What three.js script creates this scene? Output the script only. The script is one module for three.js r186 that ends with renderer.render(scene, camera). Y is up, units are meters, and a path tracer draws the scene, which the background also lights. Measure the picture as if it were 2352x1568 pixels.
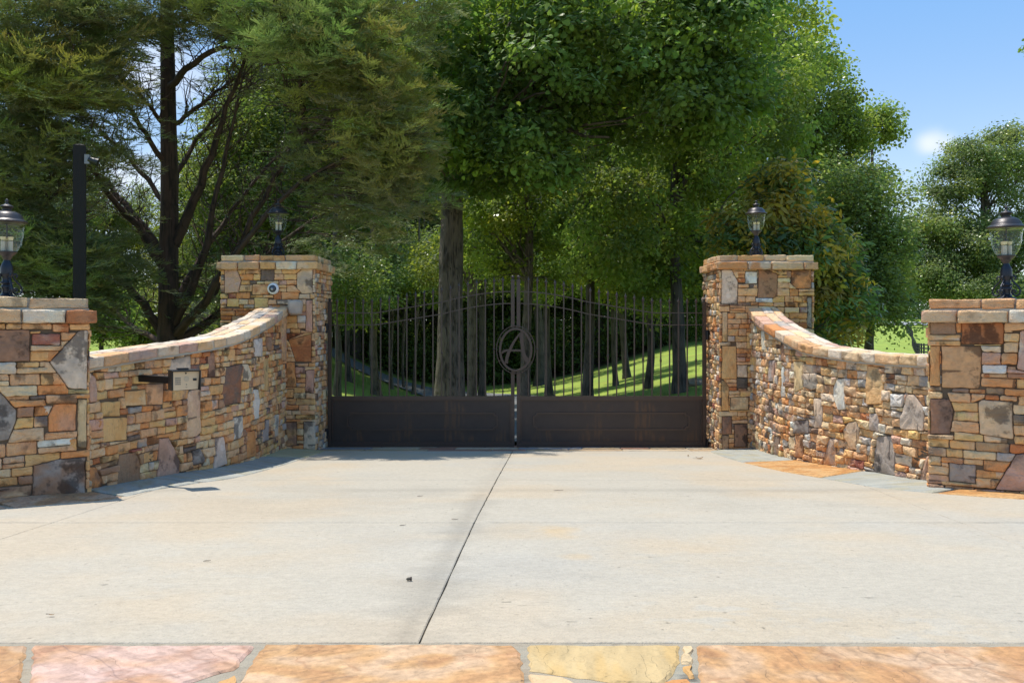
import * as THREE from 'three';
import { mergeGeometries } from 'three/addons/utils/BufferGeometryUtils.js';

// ---------------------------------------------------------------- camera, sky, sun, exposure
const scene = new THREE.Scene();
const F = 2000, CX = 1188, CY = 735, EYE = 1.5;          // lens and horizon measured on a 2352 x 1568 frame
const camera = new THREE.PerspectiveCamera(2 * Math.atan(784 / F) * 180 / Math.PI, 1.5, 0.05, 600);
camera.position.set(0, EYE, 0);
camera.setViewOffset(2352, 1568, 1176 - CX, 784 - CY, 2352, 1568);
const SUN = new THREE.Vector3(-0.24, 1, -0.19).normalize();
const sun = new THREE.DirectionalLight(new THREE.Color(1, 0.95, 0.86), 2.95);
sun.position.copy(SUN).multiplyScalar(60); sun.name = 'sun';
sun.castShadow = true; sun.shadow.mapSize.set(4096, 4096);
Object.assign(sun.shadow.camera, { left: -40, right: 40, top: 40, bottom: -40, near: 1, far: 140 });
scene.add(sun, sun.target);
const EXPOSURE = 1.85;
{
  const W = 1024, H = 512, data = new Float32Array(W * H * 4);
  const clouds = [[0.478, 0.203, -1, 0.022, 0.014], [0.535, 0.18, -1, 0.02, 0.008], [-0.43, 0.29, -1, 0.09, 0.04], [-0.40, 0.16, -1, 0.12, 0.03], [1, 0.3, 0.4, 0.2, 0.06], [-1, 0.35, 0.3, 0.22, 0.07], [0.3, 0.3, 1, 0.24, 0.07], [-0.6, 0.22, 1, 0.2, 0.05]]
    .map(([x, y, z, a, b]) => ({ v: new THREE.Vector3(x, y, z).normalize(), a, b }));
  const hash = (x, y) => { let h = Math.imul(x, 374761393) + Math.imul(y, 668265263) | 0; h = Math.imul(h ^ (h >>> 13), 1274126177); return ((h ^ (h >>> 16)) >>> 0) / 4294967296; };
  const vn = (x, y) => { const i = Math.floor(x), j = Math.floor(y), f = x - i, g = y - j, s = f * f * (3 - 2 * f), t = g * g * (3 - 2 * g); return (hash(i, j) * (1 - s) + hash(i + 1, j) * s) * (1 - t) + (hash(i, j + 1) * (1 - s) + hash(i + 1, j + 1) * s) * t; };
  for (let r = 0; r < H; r++) {
    const el = ((r + 0.5) / H - 0.5) * Math.PI, y = Math.sin(el), up = Math.max(0, y);
    for (let c = 0; c < W; c++) {
      const az = ((c + 0.5) / W - 0.5) * 2 * Math.PI, x = Math.cos(az) * Math.cos(el), z = Math.sin(az) * Math.cos(el);
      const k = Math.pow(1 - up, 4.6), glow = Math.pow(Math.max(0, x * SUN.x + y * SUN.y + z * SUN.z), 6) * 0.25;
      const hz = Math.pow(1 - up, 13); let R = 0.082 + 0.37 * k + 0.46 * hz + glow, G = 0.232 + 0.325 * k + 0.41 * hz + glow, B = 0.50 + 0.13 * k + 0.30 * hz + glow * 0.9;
      for (const cl of clouds) {
        const dx = Math.atan2(cl.v.x * z - cl.v.z * x, cl.v.x * x + cl.v.z * z) / cl.a, dy = (Math.asin(y) - Math.asin(cl.v.y)) / cl.b;
        const q = dx * dx + dy * dy;
        if (q < 4) {
          const n = 0.55 * vn(az * 60, el * 90) + 0.3 * vn(az * 130, el * 190) + 0.15 * vn(az * 300, el * 400);
          const m = Math.max(0, Math.min(1, (1.25 - q * 0.8 - (1 - n) * 1.0))) * 0.8;
          R += (0.56 - R) * m; G += (0.58 - G) * m; B += (0.63 - B) * m;
        }
      }
      const o = (r * W + c) * 4;
      data[o] = R; data[o + 1] = G; data[o + 2] = B; data[o + 3] = 1;
    }
  }
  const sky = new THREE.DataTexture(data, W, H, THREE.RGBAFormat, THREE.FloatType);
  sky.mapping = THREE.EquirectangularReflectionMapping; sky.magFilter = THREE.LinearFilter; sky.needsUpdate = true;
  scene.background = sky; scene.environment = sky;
}
const renderer = new THREE.WebGLRenderer({ antialias: true });
renderer.toneMapping = THREE.LinearToneMapping; renderer.toneMappingExposure = EXPOSURE;
renderer.shadowMap.enabled = true;

// ---------------------------------------------------------------- helpers
const rngOf = (s) => () => { s = (s + 0x6d2b79f5) | 0; let t = Math.imul(s ^ (s >>> 15), 1 | s); t = (t + Math.imul(t ^ (t >>> 7), 61 | t)) ^ t; return ((t ^ (t >>> 14)) >>> 0) / 4294967296; };
const clamp = (x, a = 0, b = 1) => Math.min(b, Math.max(a, x)), lerp = (a, b, t) => a + (b - a) * t;
const sst = (a, b, x) => { const t = clamp((x - a) / (b - a)); return t * t * (3 - 2 * t); };
const V = (x, y, z) => new THREE.Vector3(x, y, z);
const TAB = new Float32Array(65536); { const r = rngOf(12345); for (let i = 0; i < 65536; i++) TAB[i] = r(); }
const h2 = (x, y, s) => TAB[((x + s * 37) & 255) | (((y + (x >> 8) * 13 + s * 91) & 255) << 8)];
function vnoise(x, y, s = 1, p = 0, q = p) {                                  // value noise, periodic in x (p) and y (q) if given
  const i = Math.floor(x), j = Math.floor(y), f = x - i, g = y - j, u = f * f * (3 - 2 * f), v = g * g * (3 - 2 * g);
  let a = i, b = i + 1, c = j, d = j + 1;
  if (p) { a = ((a % p) + p) % p; b = (a + 1) % p; } if (q) { c = ((c % q) + q) % q; d = (c + 1) % q; }
  return (h2(a, c, s) * (1 - u) + h2(b, c, s) * u) * (1 - v) + (h2(a, d, s) * (1 - u) + h2(b, d, s) * u) * v;
}
function fbm(x, y, o = 4, s = 1, p = 0, q = p) { let a = 0.5, r = 0, w = 0; for (let i = 0; i < o; i++) { r += a * vnoise(x, y, s + i * 17, p, q); w += a; x *= 2; y *= 2; p *= 2; q *= 2; a *= 0.5; } return r / w; }
const n3 = (x, y, z, s = 1) => (vnoise(x + z * 0.71, y + z * 0.37, s) + vnoise(y + 31.7 - x * 0.3, z + x * 0.53, s + 5)) * 0.5;
const enc = (c) => { c = clamp(c); return 255 * (c <= 0.0031308 ? 12.92 * c : 1.055 * Math.pow(c, 1 / 2.4) - 0.055); };
function texture(w, h, fn, { color = true, wrap = true } = {}) {              // fn(u, v) -> [r, g, b] linear or a number
  const d = new Uint8Array(w * h * 4);
  for (let j = 0, o = 0; j < h; j++) for (let i = 0; i < w; i++, o += 4) {
    let c = fn((i + 0.5) / w, (j + 0.5) / h); if (typeof c === 'number') c = [c, c, c];
    for (let k = 0; k < 3; k++) d[o + k] = color ? enc(c[k]) : 255 * clamp(c[k]);
    d[o + 3] = 255;
  }
  const t = new THREE.DataTexture(d, w, h); t.magFilter = THREE.LinearFilter; t.minFilter = THREE.LinearMipmapLinearFilter; t.generateMipmaps = true;
  t.wrapS = t.wrapT = wrap ? THREE.RepeatWrapping : THREE.ClampToEdgeWrapping; if (color) t.colorSpace = THREE.SRGBColorSpace; t.needsUpdate = true;
  return t;
}
const mix3 = (a, b, t) => [lerp(a[0], b[0], t), lerp(a[1], b[1], t), lerp(a[2], b[2], t)];
const std = (o) => new THREE.MeshStandardMaterial(o), phys = (o) => new THREE.MeshPhysicalMaterial(o);
const rgb = (r, g, b) => new THREE.Color().setRGB(r, g, b);
const taken = {};
const numbered = (n) => { const k = taken[n] = (taken[n] ?? -1) + 1; return k ? n + '_' + String(k).padStart(3, '0') : n; };
function tag(o, label, category, group, kind) { if (label) o.userData.label = label; if (category) o.userData.category = category; if (group) o.userData.group = group; if (kind) o.userData.kind = kind; return o; }
function thing(name, label, category, pos = [0, 0, 0], turn = 0, group) {
  const o = new THREE.Group(); o.name = numbered(name); o.position.set(...pos); o.rotation.y = turn; scene.add(o); return tag(o, label, category, group);
}
function part(name, geo, mat, parent, label) { const m = new THREE.Mesh(geo, mat); m.name = name; m.castShadow = m.receiveShadow = true; parent.add(m); if (label) m.userData.label = label; return m; }
function struct(name, geo, mat, label) { const m = new THREE.Mesh(geo, mat); m.name = numbered(name); m.castShadow = m.receiveShadow = true; scene.add(m); return tag(m, label, null, null, 'structure'); }
const at = (px, py, d) => V((px - CX) / F * d, EYE + (CY - py) / F * d, -d);
const SLOPE = 0.075;
const nearY = (d) => SLOPE * (10 - d);
const onDrive = (px, py, r = 0) => { const d = (EYE - SLOPE * 10 - r) / ((py - CY) / F - SLOPE); return [(px - CX) / F * d, d]; };   // pixel to (x, depth) on the driveway
const smin = (a, b, k) => -Math.log(Math.exp(-a * k) + Math.exp(-b * k)) / k;
function groundY(x, d) {
  const near = nearY(d); if (d <= 10) return near;
  const e = Math.min(d - 10, 32), g = -0.075 * e + 0.0006 * e * e, t = sst(11, 18, d), rel = x + 2.5;
  let r = rel > 0 ? smin(0.0235 * rel * rel, 0.55 - 1.5 * sst(9.5, 17, x) - g, 2.2) : smin(0.045 * rel * rel, 0.95 - g, 2.2);
  if (x > 6) r += (-0.026 * clamp(d - 42, 0, 58) + 0.062 * clamp(d - 100, 0, 70)) * sst(6, 20, x);
  return g + (x > 6 ? r : Math.max(0, r)) * t;
}
// boxes, tubes
const box = (w, h, d, x = 0, y = 0, z = 0) => new THREE.BoxGeometry(w, h, d).translate(x, y, z);
function bar(a, b, w, h) { const v = b.clone().sub(a), g = new THREE.BoxGeometry(w, h ?? w, v.length()); const m = new THREE.Matrix4().lookAt(a, b, Math.abs(v.y) > 0.95 * v.length() ? V(0, 0, 1) : V(0, 1, 0)); return g.applyMatrix4(m).translate((a.x + b.x) / 2, (a.y + b.y) / 2, (a.z + b.z) / 2); }
const merge = (list) => mergeGeometries(list.map((g) => { g = g.index ? g.toNonIndexed() : g; for (const k of Object.keys(g.attributes)) if (!['position', 'normal', 'uv'].includes(k)) g.deleteAttribute(k); return g; }));
class Tubes {                                                                 // tapered tubes along polylines, uv in metres
  constructor() { this.p = []; this.n = []; this.t = []; this.i = []; }
  add(pts, radii, sides = 6, wobble = 0, seed = 1) {
    const base = this.p.length / 3, up = V(0.13, 0.3, 0.94); let len = 0; const a = V(), b = V(), t = V();
    for (let k = 0; k < pts.length; k++) {
      t.copy(pts[Math.min(k + 1, pts.length - 1)]).sub(pts[Math.max(k - 1, 0)]).normalize();
      a.crossVectors(t, up).normalize(); b.crossVectors(a, t);
      if (k) len += pts[k].distanceTo(pts[k - 1]);
      for (let s = 0; s <= sides; s++) {
        const th = s / sides * 2 * Math.PI, c = Math.cos(th), q = Math.sin(th), nx = a.x * c + b.x * q, ny = a.y * c + b.y * q, nz = a.z * c + b.z * q;
        const r = radii[k] * (1 + wobble * (vnoise((s % sides) * 1.3, len * 3.1, seed) - 0.5) * 2);
        this.p.push(pts[k].x + nx * r, pts[k].y + ny * r, pts[k].z + nz * r); this.n.push(nx, ny, nz); this.t.push(s / sides * Math.max(0.25, Math.round(radii[0] * 6.28 * 4) / 4), len);
      }
    }
    const m = sides + 1;
    for (let k = 0; k < pts.length - 1; k++) for (let s = 0; s < sides; s++) { const o = base + k * m + s; this.i.push(o, o + m, o + 1, o + 1, o + m, o + m + 1); }
    return this;
  }
  build() { const g = new THREE.BufferGeometry(); g.setAttribute('position', new THREE.Float32BufferAttribute(this.p, 3)); g.setAttribute('normal', new THREE.Float32BufferAttribute(this.n, 3)); g.setAttribute('uv', new THREE.Float32BufferAttribute(this.t, 2)); g.setIndex(this.i); return g; }
}
// convex polygons in the plane
const clipPoly = (poly, nx, ny, c) => {                                       // keep nx*x + ny*y <= c
  const out = [];
  for (let i = 0; i < poly.length; i++) {
    const p = poly[i], q = poly[(i + 1) % poly.length], a = nx * p[0] + ny * p[1] - c, b = nx * q[0] + ny * q[1] - c;
    if (a <= 0) out.push(p);
    if ((a < 0 && b > 0) || (a > 0 && b < 0)) { const t = a / (a - b); out.push([lerp(p[0], q[0], t), lerp(p[1], q[1], t)]); }
  }
  return out;
};
const areaOf = (p) => { let s = 0; for (let i = 0; i < p.length; i++) { const a = p[i], b = p[(i + 1) % p.length]; s += a[0] * b[1] - b[0] * a[1]; } return s / 2; };
function hull(pts) {
  const p = [...pts].sort((a, b) => a[0] - b[0] || a[1] - b[1]), cr = (o, a, b) => (a[0] - o[0]) * (b[1] - o[1]) - (a[1] - o[1]) * (b[0] - o[0]), half = (q) => { const r = []; for (const v of q) { while (r.length > 1 && cr(r[r.length - 2], r[r.length - 1], v) <= 0) r.pop(); r.push(v); } r.pop(); return r; };
  return [...half(p), ...half([...p].reverse())];
}
const insetPoly = (poly, k) => { let out = poly; for (let i = 0; i < poly.length; i++) { const a = poly[i], b = poly[(i + 1) % poly.length], l = Math.hypot(b[0] - a[0], b[1] - a[1]); if (l < 1e-6) continue; const nx = (b[1] - a[1]) / l, ny = -(b[0] - a[0]) / l; out = clipPoly(out, nx, ny, nx * a[0] + ny * a[1] - k); } return out; };
const inside = (poly, x, y, e = 0) => { for (let i = 0; i < poly.length; i++) { const a = poly[i], b = poly[(i + 1) % poly.length]; if ((b[0] - a[0]) * (y - a[1]) - (b[1] - a[1]) * (x - a[0]) < e) return false; } return true; };

// ---------------------------------------------------------------- materials
const stoneTone = texture(1024, 1024, (u, v) => {
  const w = fbm(u * 6, v * 6, 3, 3, 6), a = fbm(u * 5 + w, v * 5, 5, 11, 0), s = fbm(u * 8, v * 60 + 6 * w, 3, 23, 8, 60), g = h2(Math.floor(u * 1024), Math.floor(v * 1024), 5), d = sst(0.62, 0.8, fbm(u * 9, v * 9, 4, 41, 9));
  const t = 0.80 + 0.30 * fbm(u * 4, v * 4, 5, 7, 4) + 0.30 * (s - 0.5) + 0.16 * (g - 0.5) - 0.42 * d + 0.25 * (fbm(u * 34, v * 34, 3, 47, 34) - 0.5);
  const warm = fbm(u * 3, v * 3, 4, 61, 3) - 0.5;
  return [t * (1 + 0.12 * warm), t * (1 - 0.30 * warm), t * (1 - 0.7 * warm)];
});
const stoneBlotch = texture(1024, 1024, (u, v) => {
  const w = fbm(u * 4, v * 4, 4, 5, 4), b = fbm(u * 3 + 0.7 * w, v * 3 + 0.5 * w, 5, 9, 0), bt = fbm(u * 3, v * 3, 5, 9, 3), q = lerp(b, bt, sst(0, 0.1, Math.min(u, 1 - u, v, 1 - v))), g = h2(Math.floor(u * 1024), Math.floor(v * 1024), 8) - 0.5;
  const dark = sst(0.50, 0.62, q + 0.12 * (fbm(u * 40, v * 40, 3, 77, 40) - 0.5)), white = sst(0.66, 0.76, fbm(u * 5, v * 5, 5, 31, 5)) * 0.7;
  let c = mix3([0.86, 0.82, 0.78], [0.24, 0.225, 0.22], dark * 0.9); c = mix3(c, [1.0, 1.02, 1.04], white * (1 - 0.4 * dark));
  const k = 1 + 0.18 * g + 0.3 * (fbm(u * 22, v * 22, 3, 51, 22) - 0.5); return c.map((x) => x * k);
});
const stoneBump = texture(1024, 1024, (u, v) => 0.55 * fbm(u * 14, v * 14, 5, 13, 14) + 0.3 * (1 - Math.abs(2 * fbm(u * 9, v * 22, 4, 19, 9, 22) - 1)) + 0.15 * vnoise(u * 300, v * 300, 3, 300), { color: false });
const M = {};
M.ledge = std({ name: 'ledge stone', vertexColors: true, map: stoneTone, bumpMap: stoneBump, bumpScale: 0.03, roughness: 0.86 });
M.feature = std({ name: 'weathered stone', vertexColors: true, map: stoneBlotch, bumpMap: stoneBump, bumpScale: 0.014, roughness: 0.9 });
M.mortar = std({ name: 'mortar', color: rgb(0.30, 0.245, 0.185), bumpMap: stoneBump, bumpScale: 0.01, roughness: 0.95, map: stoneTone });
M.joint = std({ name: 'dark joint mortar', color: rgb(0.135, 0.095, 0.06), roughness: 1 });
M.bedMortar = std({ name: 'sandy bedding mortar', color: rgb(0.33, 0.28, 0.205), bumpMap: stoneBump, bumpScale: 0.012, roughness: 0.95, map: stoneTone });
M.paleMortar = std({ name: 'pale mortar', color: rgb(0.5, 0.45, 0.37), bumpMap: stoneBump, bumpScale: 0.006, roughness: 0.95, map: stoneTone });
// ---------------------------------------------------------------- ground, lawn, driveway
{
  const xs = [], ds = []; for (let x = -170; x <= 190; ) { xs.push(x); x += Math.abs(x) < 16 ? 0.5 : Math.abs(x) < 90 ? 2 : 10; } for (let d = -40; d <= 320; ) { ds.push(d); d += d < 0 ? 5 : d < 46 ? 0.5 : d < 180 ? 2.5 : 12; }
  const pos = [], uv = [], col = [], idx = [], nx = xs.length;
  for (const d of ds) for (const x of xs) {
    const drop = d < 11.2 && Math.abs(x) < 4.6 ? 0.07 : 0.0; pos.push(x, groundY(x, d) - drop - (d < 2 ? 0.03 : 0), -d); uv.push(x, d);
    const edge = 41 + 3 * fbm(x * 0.15, d * 0.15, 3, 3) + (x > 7 ? 200 * sst(0.17, 0.26, x / Math.max(d, 1)) : 0) - (x < -9 ? 9 + 3 * fbm(x * 0.4, 1, 2, 9) : 0), litter = sst(edge - 1.2, edge + 1.2, d), mulch = sst(9.5, 10.5, d) * (1 - sst(15, 16.5, d)) * sst(3.6, 4.4, -x) * (1 - sst(9, 10, -x)) * 0.9;
    col.push(...mix3([1, 1, 1], [0.30, 0.13, 0.30], Math.max(litter, mulch)));
  }
  for (let j = 0; j < ds.length - 1; j++) for (let i = 0; i < nx - 1; i++) { const a = j * nx + i; idx.push(a, a + 1, a + nx, a + 1, a + nx + 1, a + nx); }
  const g = new THREE.BufferGeometry(); g.setAttribute('position', new THREE.Float32BufferAttribute(pos, 3)); g.setAttribute('uv', new THREE.Float32BufferAttribute(uv, 2)); g.setAttribute('color', new THREE.Float32BufferAttribute(col, 3)); g.setIndex(idx); g.computeVertexNormals();
  const map = texture(1024, 1024, (u, v) => { const a = fbm(u * 8, v * 8, 5, 3, 8), b = h2(Math.floor(u * 1024), Math.floor(v * 1024), 9), s = vnoise(u * 12, v * 260, 4, 12, 260), k = 0.62 + 0.5 * a + 0.25 * (b - 0.5) + 0.22 * (s - 0.5), y = fbm(u * 5, v * 5, 4, 31, 5); return [k * (0.235 + 0.10 * y), k * 0.37, k * 0.05]; });
  map.repeat.set(1 / 5, 1 / 5);
  const bump = texture(512, 512, (u, v) => vnoise(u * 170, v * 170, 3, 170) * 0.6 + 0.4 * fbm(u * 30, v * 30, 3, 8, 30), { color: false }); bump.repeat.set(1 / 2, 1 / 2);
  struct('lawn', g, std({ name: 'mown grass', vertexColors: true, map, bumpMap: bump, bumpScale: 0.03, roughness: 0.95 }));
}
// concrete: colour over the whole apron, in place (x -7..7 m, depth 2.3..10.3 m), a fine grain repeated over it
const stainSpots = [[1283, 1215, 0.16, 0.5], [1290, 1232, 0.1, 0.4], [1268, 1222, 0.12, 0.4], [1325, 1278, 0.09, 0.5], [1690, 1430, 0.5, 0.35], [1600, 1270, 0.7, 0.14], [1450, 1150, 0.5, 0.10], [2130, 1450, 0.35, 0.25], [420, 1390, 0.5, 0.10], [640, 1250, 0.9, 0.08], [300, 1310, 0.8, 0.07]].map(([x, y, r, k]) => [...onDrive(x, y), r, k]);
const greySpots = [[1130, 1330, 0.55, 0.3], [1000, 1440, 0.35, 0.3], [1090, 1215, 0.35, 0.3], [1500, 1280, 0.16, 0.35], [1360, 1140, 1.6, 0.12], [800, 1145, 1.2, 0.28], [1900, 1150, 1.5, 0.22], [1230, 1500, 0.5, 0.3]].map(([x, y, r, k]) => [...onDrive(x, y), r, k]);
const JOINT = [[963, 1475], [987, 1418], [1048, 1288], [1110, 1155], [1176, 1040], [1178, 1034]].map(([x, y]) => onDrive(x, y));
const jointX = (d) => { let i = 0; while (i < JOINT.length - 2 && JOINT[i + 1][1] < d) i++; const a = JOINT[i], b = JOINT[i + 1]; return lerp(a[0], b[0], (d - a[1]) / (b[1] - a[1])); };
const concreteMap = texture(2048, 1024, (u, v) => {
  const x = -7 + 14 * u, d = 2.3 + 8 * v, big = fbm(x * 0.7, d * 0.9, 4, 5), mid = fbm(x * 3.1, d * 3.3, 4, 15), broom = fbm(x * 9, d * 46, 3, 25), grit = h2(Math.floor(u * 2048), Math.floor(v * 1024), 3), fleck = vnoise(x * 55, d * 95, 71);
  let k = 0.86 + 0.08 * (big - 0.5) + 0.07 * (mid - 0.5) + 0.06 * (broom - 0.5) + 0.07 * (grit - 0.5) + 0.13 * (fleck - 0.5);
  let c = mix3([0.465, 0.408, 0.318], [0.49, 0.40, 0.285], sst(0.4, 0.72, fbm(x * 1.2 + 5, d * 1.5, 4, 35))); c = mix3(c, [0.43, 0.402, 0.345], 0.5 * sst(0.5, 0.75, fbm(x * 0.8 + 9, d * 1.1, 4, 45)));
  const w = (s) => { const q = Math.hypot(x - s[0] + 0.25 * s[2] * (vnoise(x * 13, d * 13, 81) - 0.5), d - s[1]) / s[2]; return clamp(1 - q * q) * s[3]; };
  for (const s of stainSpots) { const m = w(s); if (m > 0) c = mix3(c, [0.55, 0.38, 0.19], 0.8 * m * sst(0.35, 0.65, fbm(x * 11, d * 14, 3, 55) + 0.12)); }
  for (const s of greySpots) { const m = w(s); if (m > 0) k *= 1 - 0.22 * m * sst(0.3, 0.7, fbm(x * 4, d * 7, 4, 65)); }
  const wear = Math.abs(x - jointX(d) + 0.05); k *= 1 - 0.20 * clamp(1 - wear / (0.05 + 0.12 * vnoise(d * 9, 3, 5) * vnoise(d * 3, 8, 7) * 2)) * (d < 6 ? 1 : 0.4);
  k *= 1 - 0.13 * Math.exp(-Math.pow((d - 6.25 + 0.08 * (vnoise(x * 1.5, 1, 9) - 0.5)) / 0.11, 2)) * sst(0.3, 0.6, vnoise(x * 1.1, 7, 3));
  const dot = vnoise(x * 38, d * 60, 91); if (dot > 0.93) k *= 1 - 2.2 * (dot - 0.93) / 0.07 * 0.22 * (0.4 + vnoise(x * 2, d * 2, 93)); return c.map((q) => q * k);
}, { wrap: false });
const grain = texture(1024, 1024, (u, v) => 0.5 * vnoise(u * 260, v * 260, 3, 260) + 0.3 * fbm(u * 40, v * 150, 3, 6, 40, 150) + 0.2 * vnoise(u * 512, v * 512, 8, 512), { color: false }); grain.channel = 1;
M.concrete = std({ name: 'broomed concrete', map: concreteMap, bumpMap: grain, bumpScale: 0.004, roughness: 0.85 });
const rough2 = (poly, R, step = 0.07, amp = 0.006) => { const out = []; for (let i = 0; i < poly.length; i++) { const a = poly[i], b = poly[(i + 1) % poly.length], l = Math.hypot(b[0] - a[0], b[1] - a[1]), n = Math.max(1, Math.round(l / step)); for (let j = 0; j < n; j++) { const t = j / n, e = j ? (R() - 0.5) * 2 * amp : 0; out.push([lerp(a[0], b[0], t) - (b[1] - a[1]) / l * e, lerp(a[1], b[1], t) + (b[0] - a[0]) / l * e]); } } return out; };
// a flat piece of paving: polygon in (x, depth), lying on the slope, with a skirt and a worn edge
function paver(poly, lift, thick, { bevel = 0.004, tone, liftAt, uvOf, color, tint } = {}) {
  let p = poly; if (areaOf(p) < 0) p = [...p].reverse();
  const pos = [], uv = [], uv1 = [], idx = [], col = [], n = p.length, y = (x, d) => nearY(d) + (liftAt ? liftAt(x, d) : lift), put = (x, d, dy) => { pos.push(x, y(x, d) + dy, -d); const q = uvOf ? uvOf(x, d) : [(x + 7) / 14, (d - 2.3) / 8]; uv.push(...q); uv1.push(x / 1.5, d / 1.5); if (color) col.push(...color); };
  const inner = p.map(([x, d]) => { let ix = 0, id = 0; for (const q of p) { ix += q[0] / n; id += q[1] / n; } const l = Math.hypot(x - ix, d - id) || 1; return [x + (ix - x) / l * bevel * 1.5, d + (id - d) / l * bevel * 1.5]; });
  for (const q of p) put(q[0], q[1], -thick); for (const q of p) put(q[0], q[1], -bevel);
  const k0 = pos.length / 3; for (const q of p) put(q[0], q[1], -bevel); for (const q of inner) put(q[0], q[1], 0); const k1 = pos.length / 3; for (const q of inner) put(q[0], q[1], 0);
  for (let i = 0; i < n; i++) { const j = (i + 1) % n; idx.push(i, j, i + n, j, j + n, i + n); idx.push(k0 + i, k0 + j, k0 + n + i, k0 + j, k0 + n + j, k0 + n + i); }
  for (const [a, b, c] of THREE.ShapeUtils.triangulateShape(inner.map(([x, d]) => new THREE.Vector2(x, d)), [])) idx.push(k1 + a, k1 + b, k1 + c);
  const g = new THREE.BufferGeometry(); g.setAttribute('position', new THREE.Float32BufferAttribute(pos, 3)); g.setAttribute('uv', new THREE.Float32BufferAttribute(uv, 2)); g.setAttribute('uv1', new THREE.Float32BufferAttribute(uv1, 2)); if (color) g.setAttribute('color', new THREE.Float32BufferAttribute(col, 3)); g.setIndex(idx); g.computeVertexNormals(); return g;
}
const EDGE_R = [[2.23, 9.95], ...[[1640, 1041], [1700, 1060], [1800, 1083], [1900, 1100], [2020, 1120], [2150, 1133], [2352, 1147]].map((q) => onDrive(...q)), [4.6, 5.2], [7, 4.2]];
const EDGE_L = [[-2.23, 9.95], ...[[735, 1040], [650, 1068], [530, 1099], [450, 1110], [360, 1124], [250, 1147], [120, 1158], [0, 1169]].map((q) => onDrive(...q)), [-4.4, 4.9], [-7, 4.0]];
const D0 = onDrive(1000, 1475)[1];
{
  const o = thing('driveway', 'pale concrete driveway apron in front of the iron gate', null); o.userData.kind = 'structure';
  const RS = rngOf(21), whole = [[-7, D0], [7, D0], ...[...EDGE_R].reverse(), ...EDGE_L], lines = [D0, onDrive(1100, 1200)[1], onDrive(1100, 1102)[1], 9.96];
  const r0 = onDrive(1981, 1113), r1 = onDrive(2352, 1255), l0 = onDrive(250, 1158), l1 = onDrive(0, 1238);
  const half = (poly, a, b, side, gap) => { const dx = b[0] - a[0], dd = b[1] - a[1], l = Math.hypot(dx, dd), nx = dd / l * side, nd = -dx / l * side; return clipPoly(poly, nx, nd, nx * a[0] + nd * a[1] - gap); };
  // split along the joints: long joints first, then the tooled cross joints; a slab keeps a 3 mm gap, 6 mm at the open centre joint
  for (let k = 0; k < 3; k++) {
    const a = lines[k], b = lines[k + 1]; let band = clipPoly(whole, 0, -1, -(a + (k ? 0.0065 : 0))); band = clipPoly(band, 0, 1, b - 0.0065);
    const ca = [jointX(a), a], cb = [jointX(b), b];
    const sides = [half(band, ca, cb, 1, 0.003), half(band, ca, cb, -1, 0.003)];
    const pieces = [];
    for (const s of sides) for (const [p, q] of [[l0, l1], [r0, r1]]) { const mid = s.reduce((t, v) => t + v[0] / s.length, 0); if ((mid > 0) !== (p[0] > 0)) continue; pieces.push(half(s, p, q, 1, 0.0025), half(s, p, q, -1, 0.0025)); }
    for (const s of pieces) if (s.length > 2 && Math.abs(areaOf(s)) > 0.02) part('slab', paver(rough2(s, RS, 0.12, 0.0016), 0, 0.06, { bevel: 0.003 }), M.concrete, o);
  }
  const base = paver([[7.2, 1.85], [7.2, 4.2], [4.2, 5.3], [3.1, 6.4], [2.5, 8], [2.5, 10.9], [-2.5, 10.9], [-2.5, 8], [-3.1, 6], [-4.2, 5.1], [-7.2, 4.1], [-7.2, 1.85]], -0.016, 0.03);
  part('joint_filler', base, std({ name: 'joint dirt', color: rgb(0.16, 0.14, 0.115), roughness: 1 }), o);
}
// flagstones: a border along the near edge, ribbons at the foot of both walls, a sill under the gate
const swirl = texture(1024, 1024, (u, v) => {
  const wx = fbm(u * 2, v * 2, 4, 3, 2), wy = fbm(u * 2, v * 2, 4, 13, 2), r = fbm(u * 3, v * 3, 4, 23, 3) + 1.1 * wx + 0.5 * wy, b = 0.5 + 0.5 * Math.sin(r * 14), lay = fbm(u * 10 + 3 * wx, v * 64 + 9 * wy, 4, 63, 0), fine = fbm(u * 70, v * 70, 3, 73, 70), g = h2(Math.floor(u * 1024), Math.floor(v * 1024), 4);
  let c = mix3([0.55, 0.335, 0.165], [0.56, 0.40, 0.29], sst(0.38, 0.62, fbm(u * 2, v * 2, 4, 43, 2) + 0.15 * (lay - 0.5))); c = mix3(c, [0.61, 0.47, 0.36], 0.55 * sst(0.35, 1, b)); c = mix3(c, [0.44, 0.22, 0.10], 0.4 * sst(0.5, 1, 1 - b));
  const vein = Math.pow(1 - Math.abs(2 * fbm(u * 4 + 1.5 * wx, v * 4 + 1.5 * wy, 4, 83, 0) - 1), 22), crack = Math.pow(1 - Math.abs(2 * fbm(u * 3 + wy, v * 5 + wx, 3, 93, 0) - 1), 70), spot = sst(0.68, 0.76, fbm(u * 26, v * 26, 3, 97, 26));
  c = mix3(c, [0.35, 0.17, 0.085], 0.5 * vein); c = mix3(c, [0.22, 0.15, 0.11], 0.6 * crack); c = mix3(c, [0.36, 0.24, 0.16], 0.3 * spot);
  const k = 0.93 + 0.42 * (lay - 0.5) + 0.5 * (fine - 0.5) + 0.14 * (g - 0.5); return c.map((q) => q * k);
});
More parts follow.
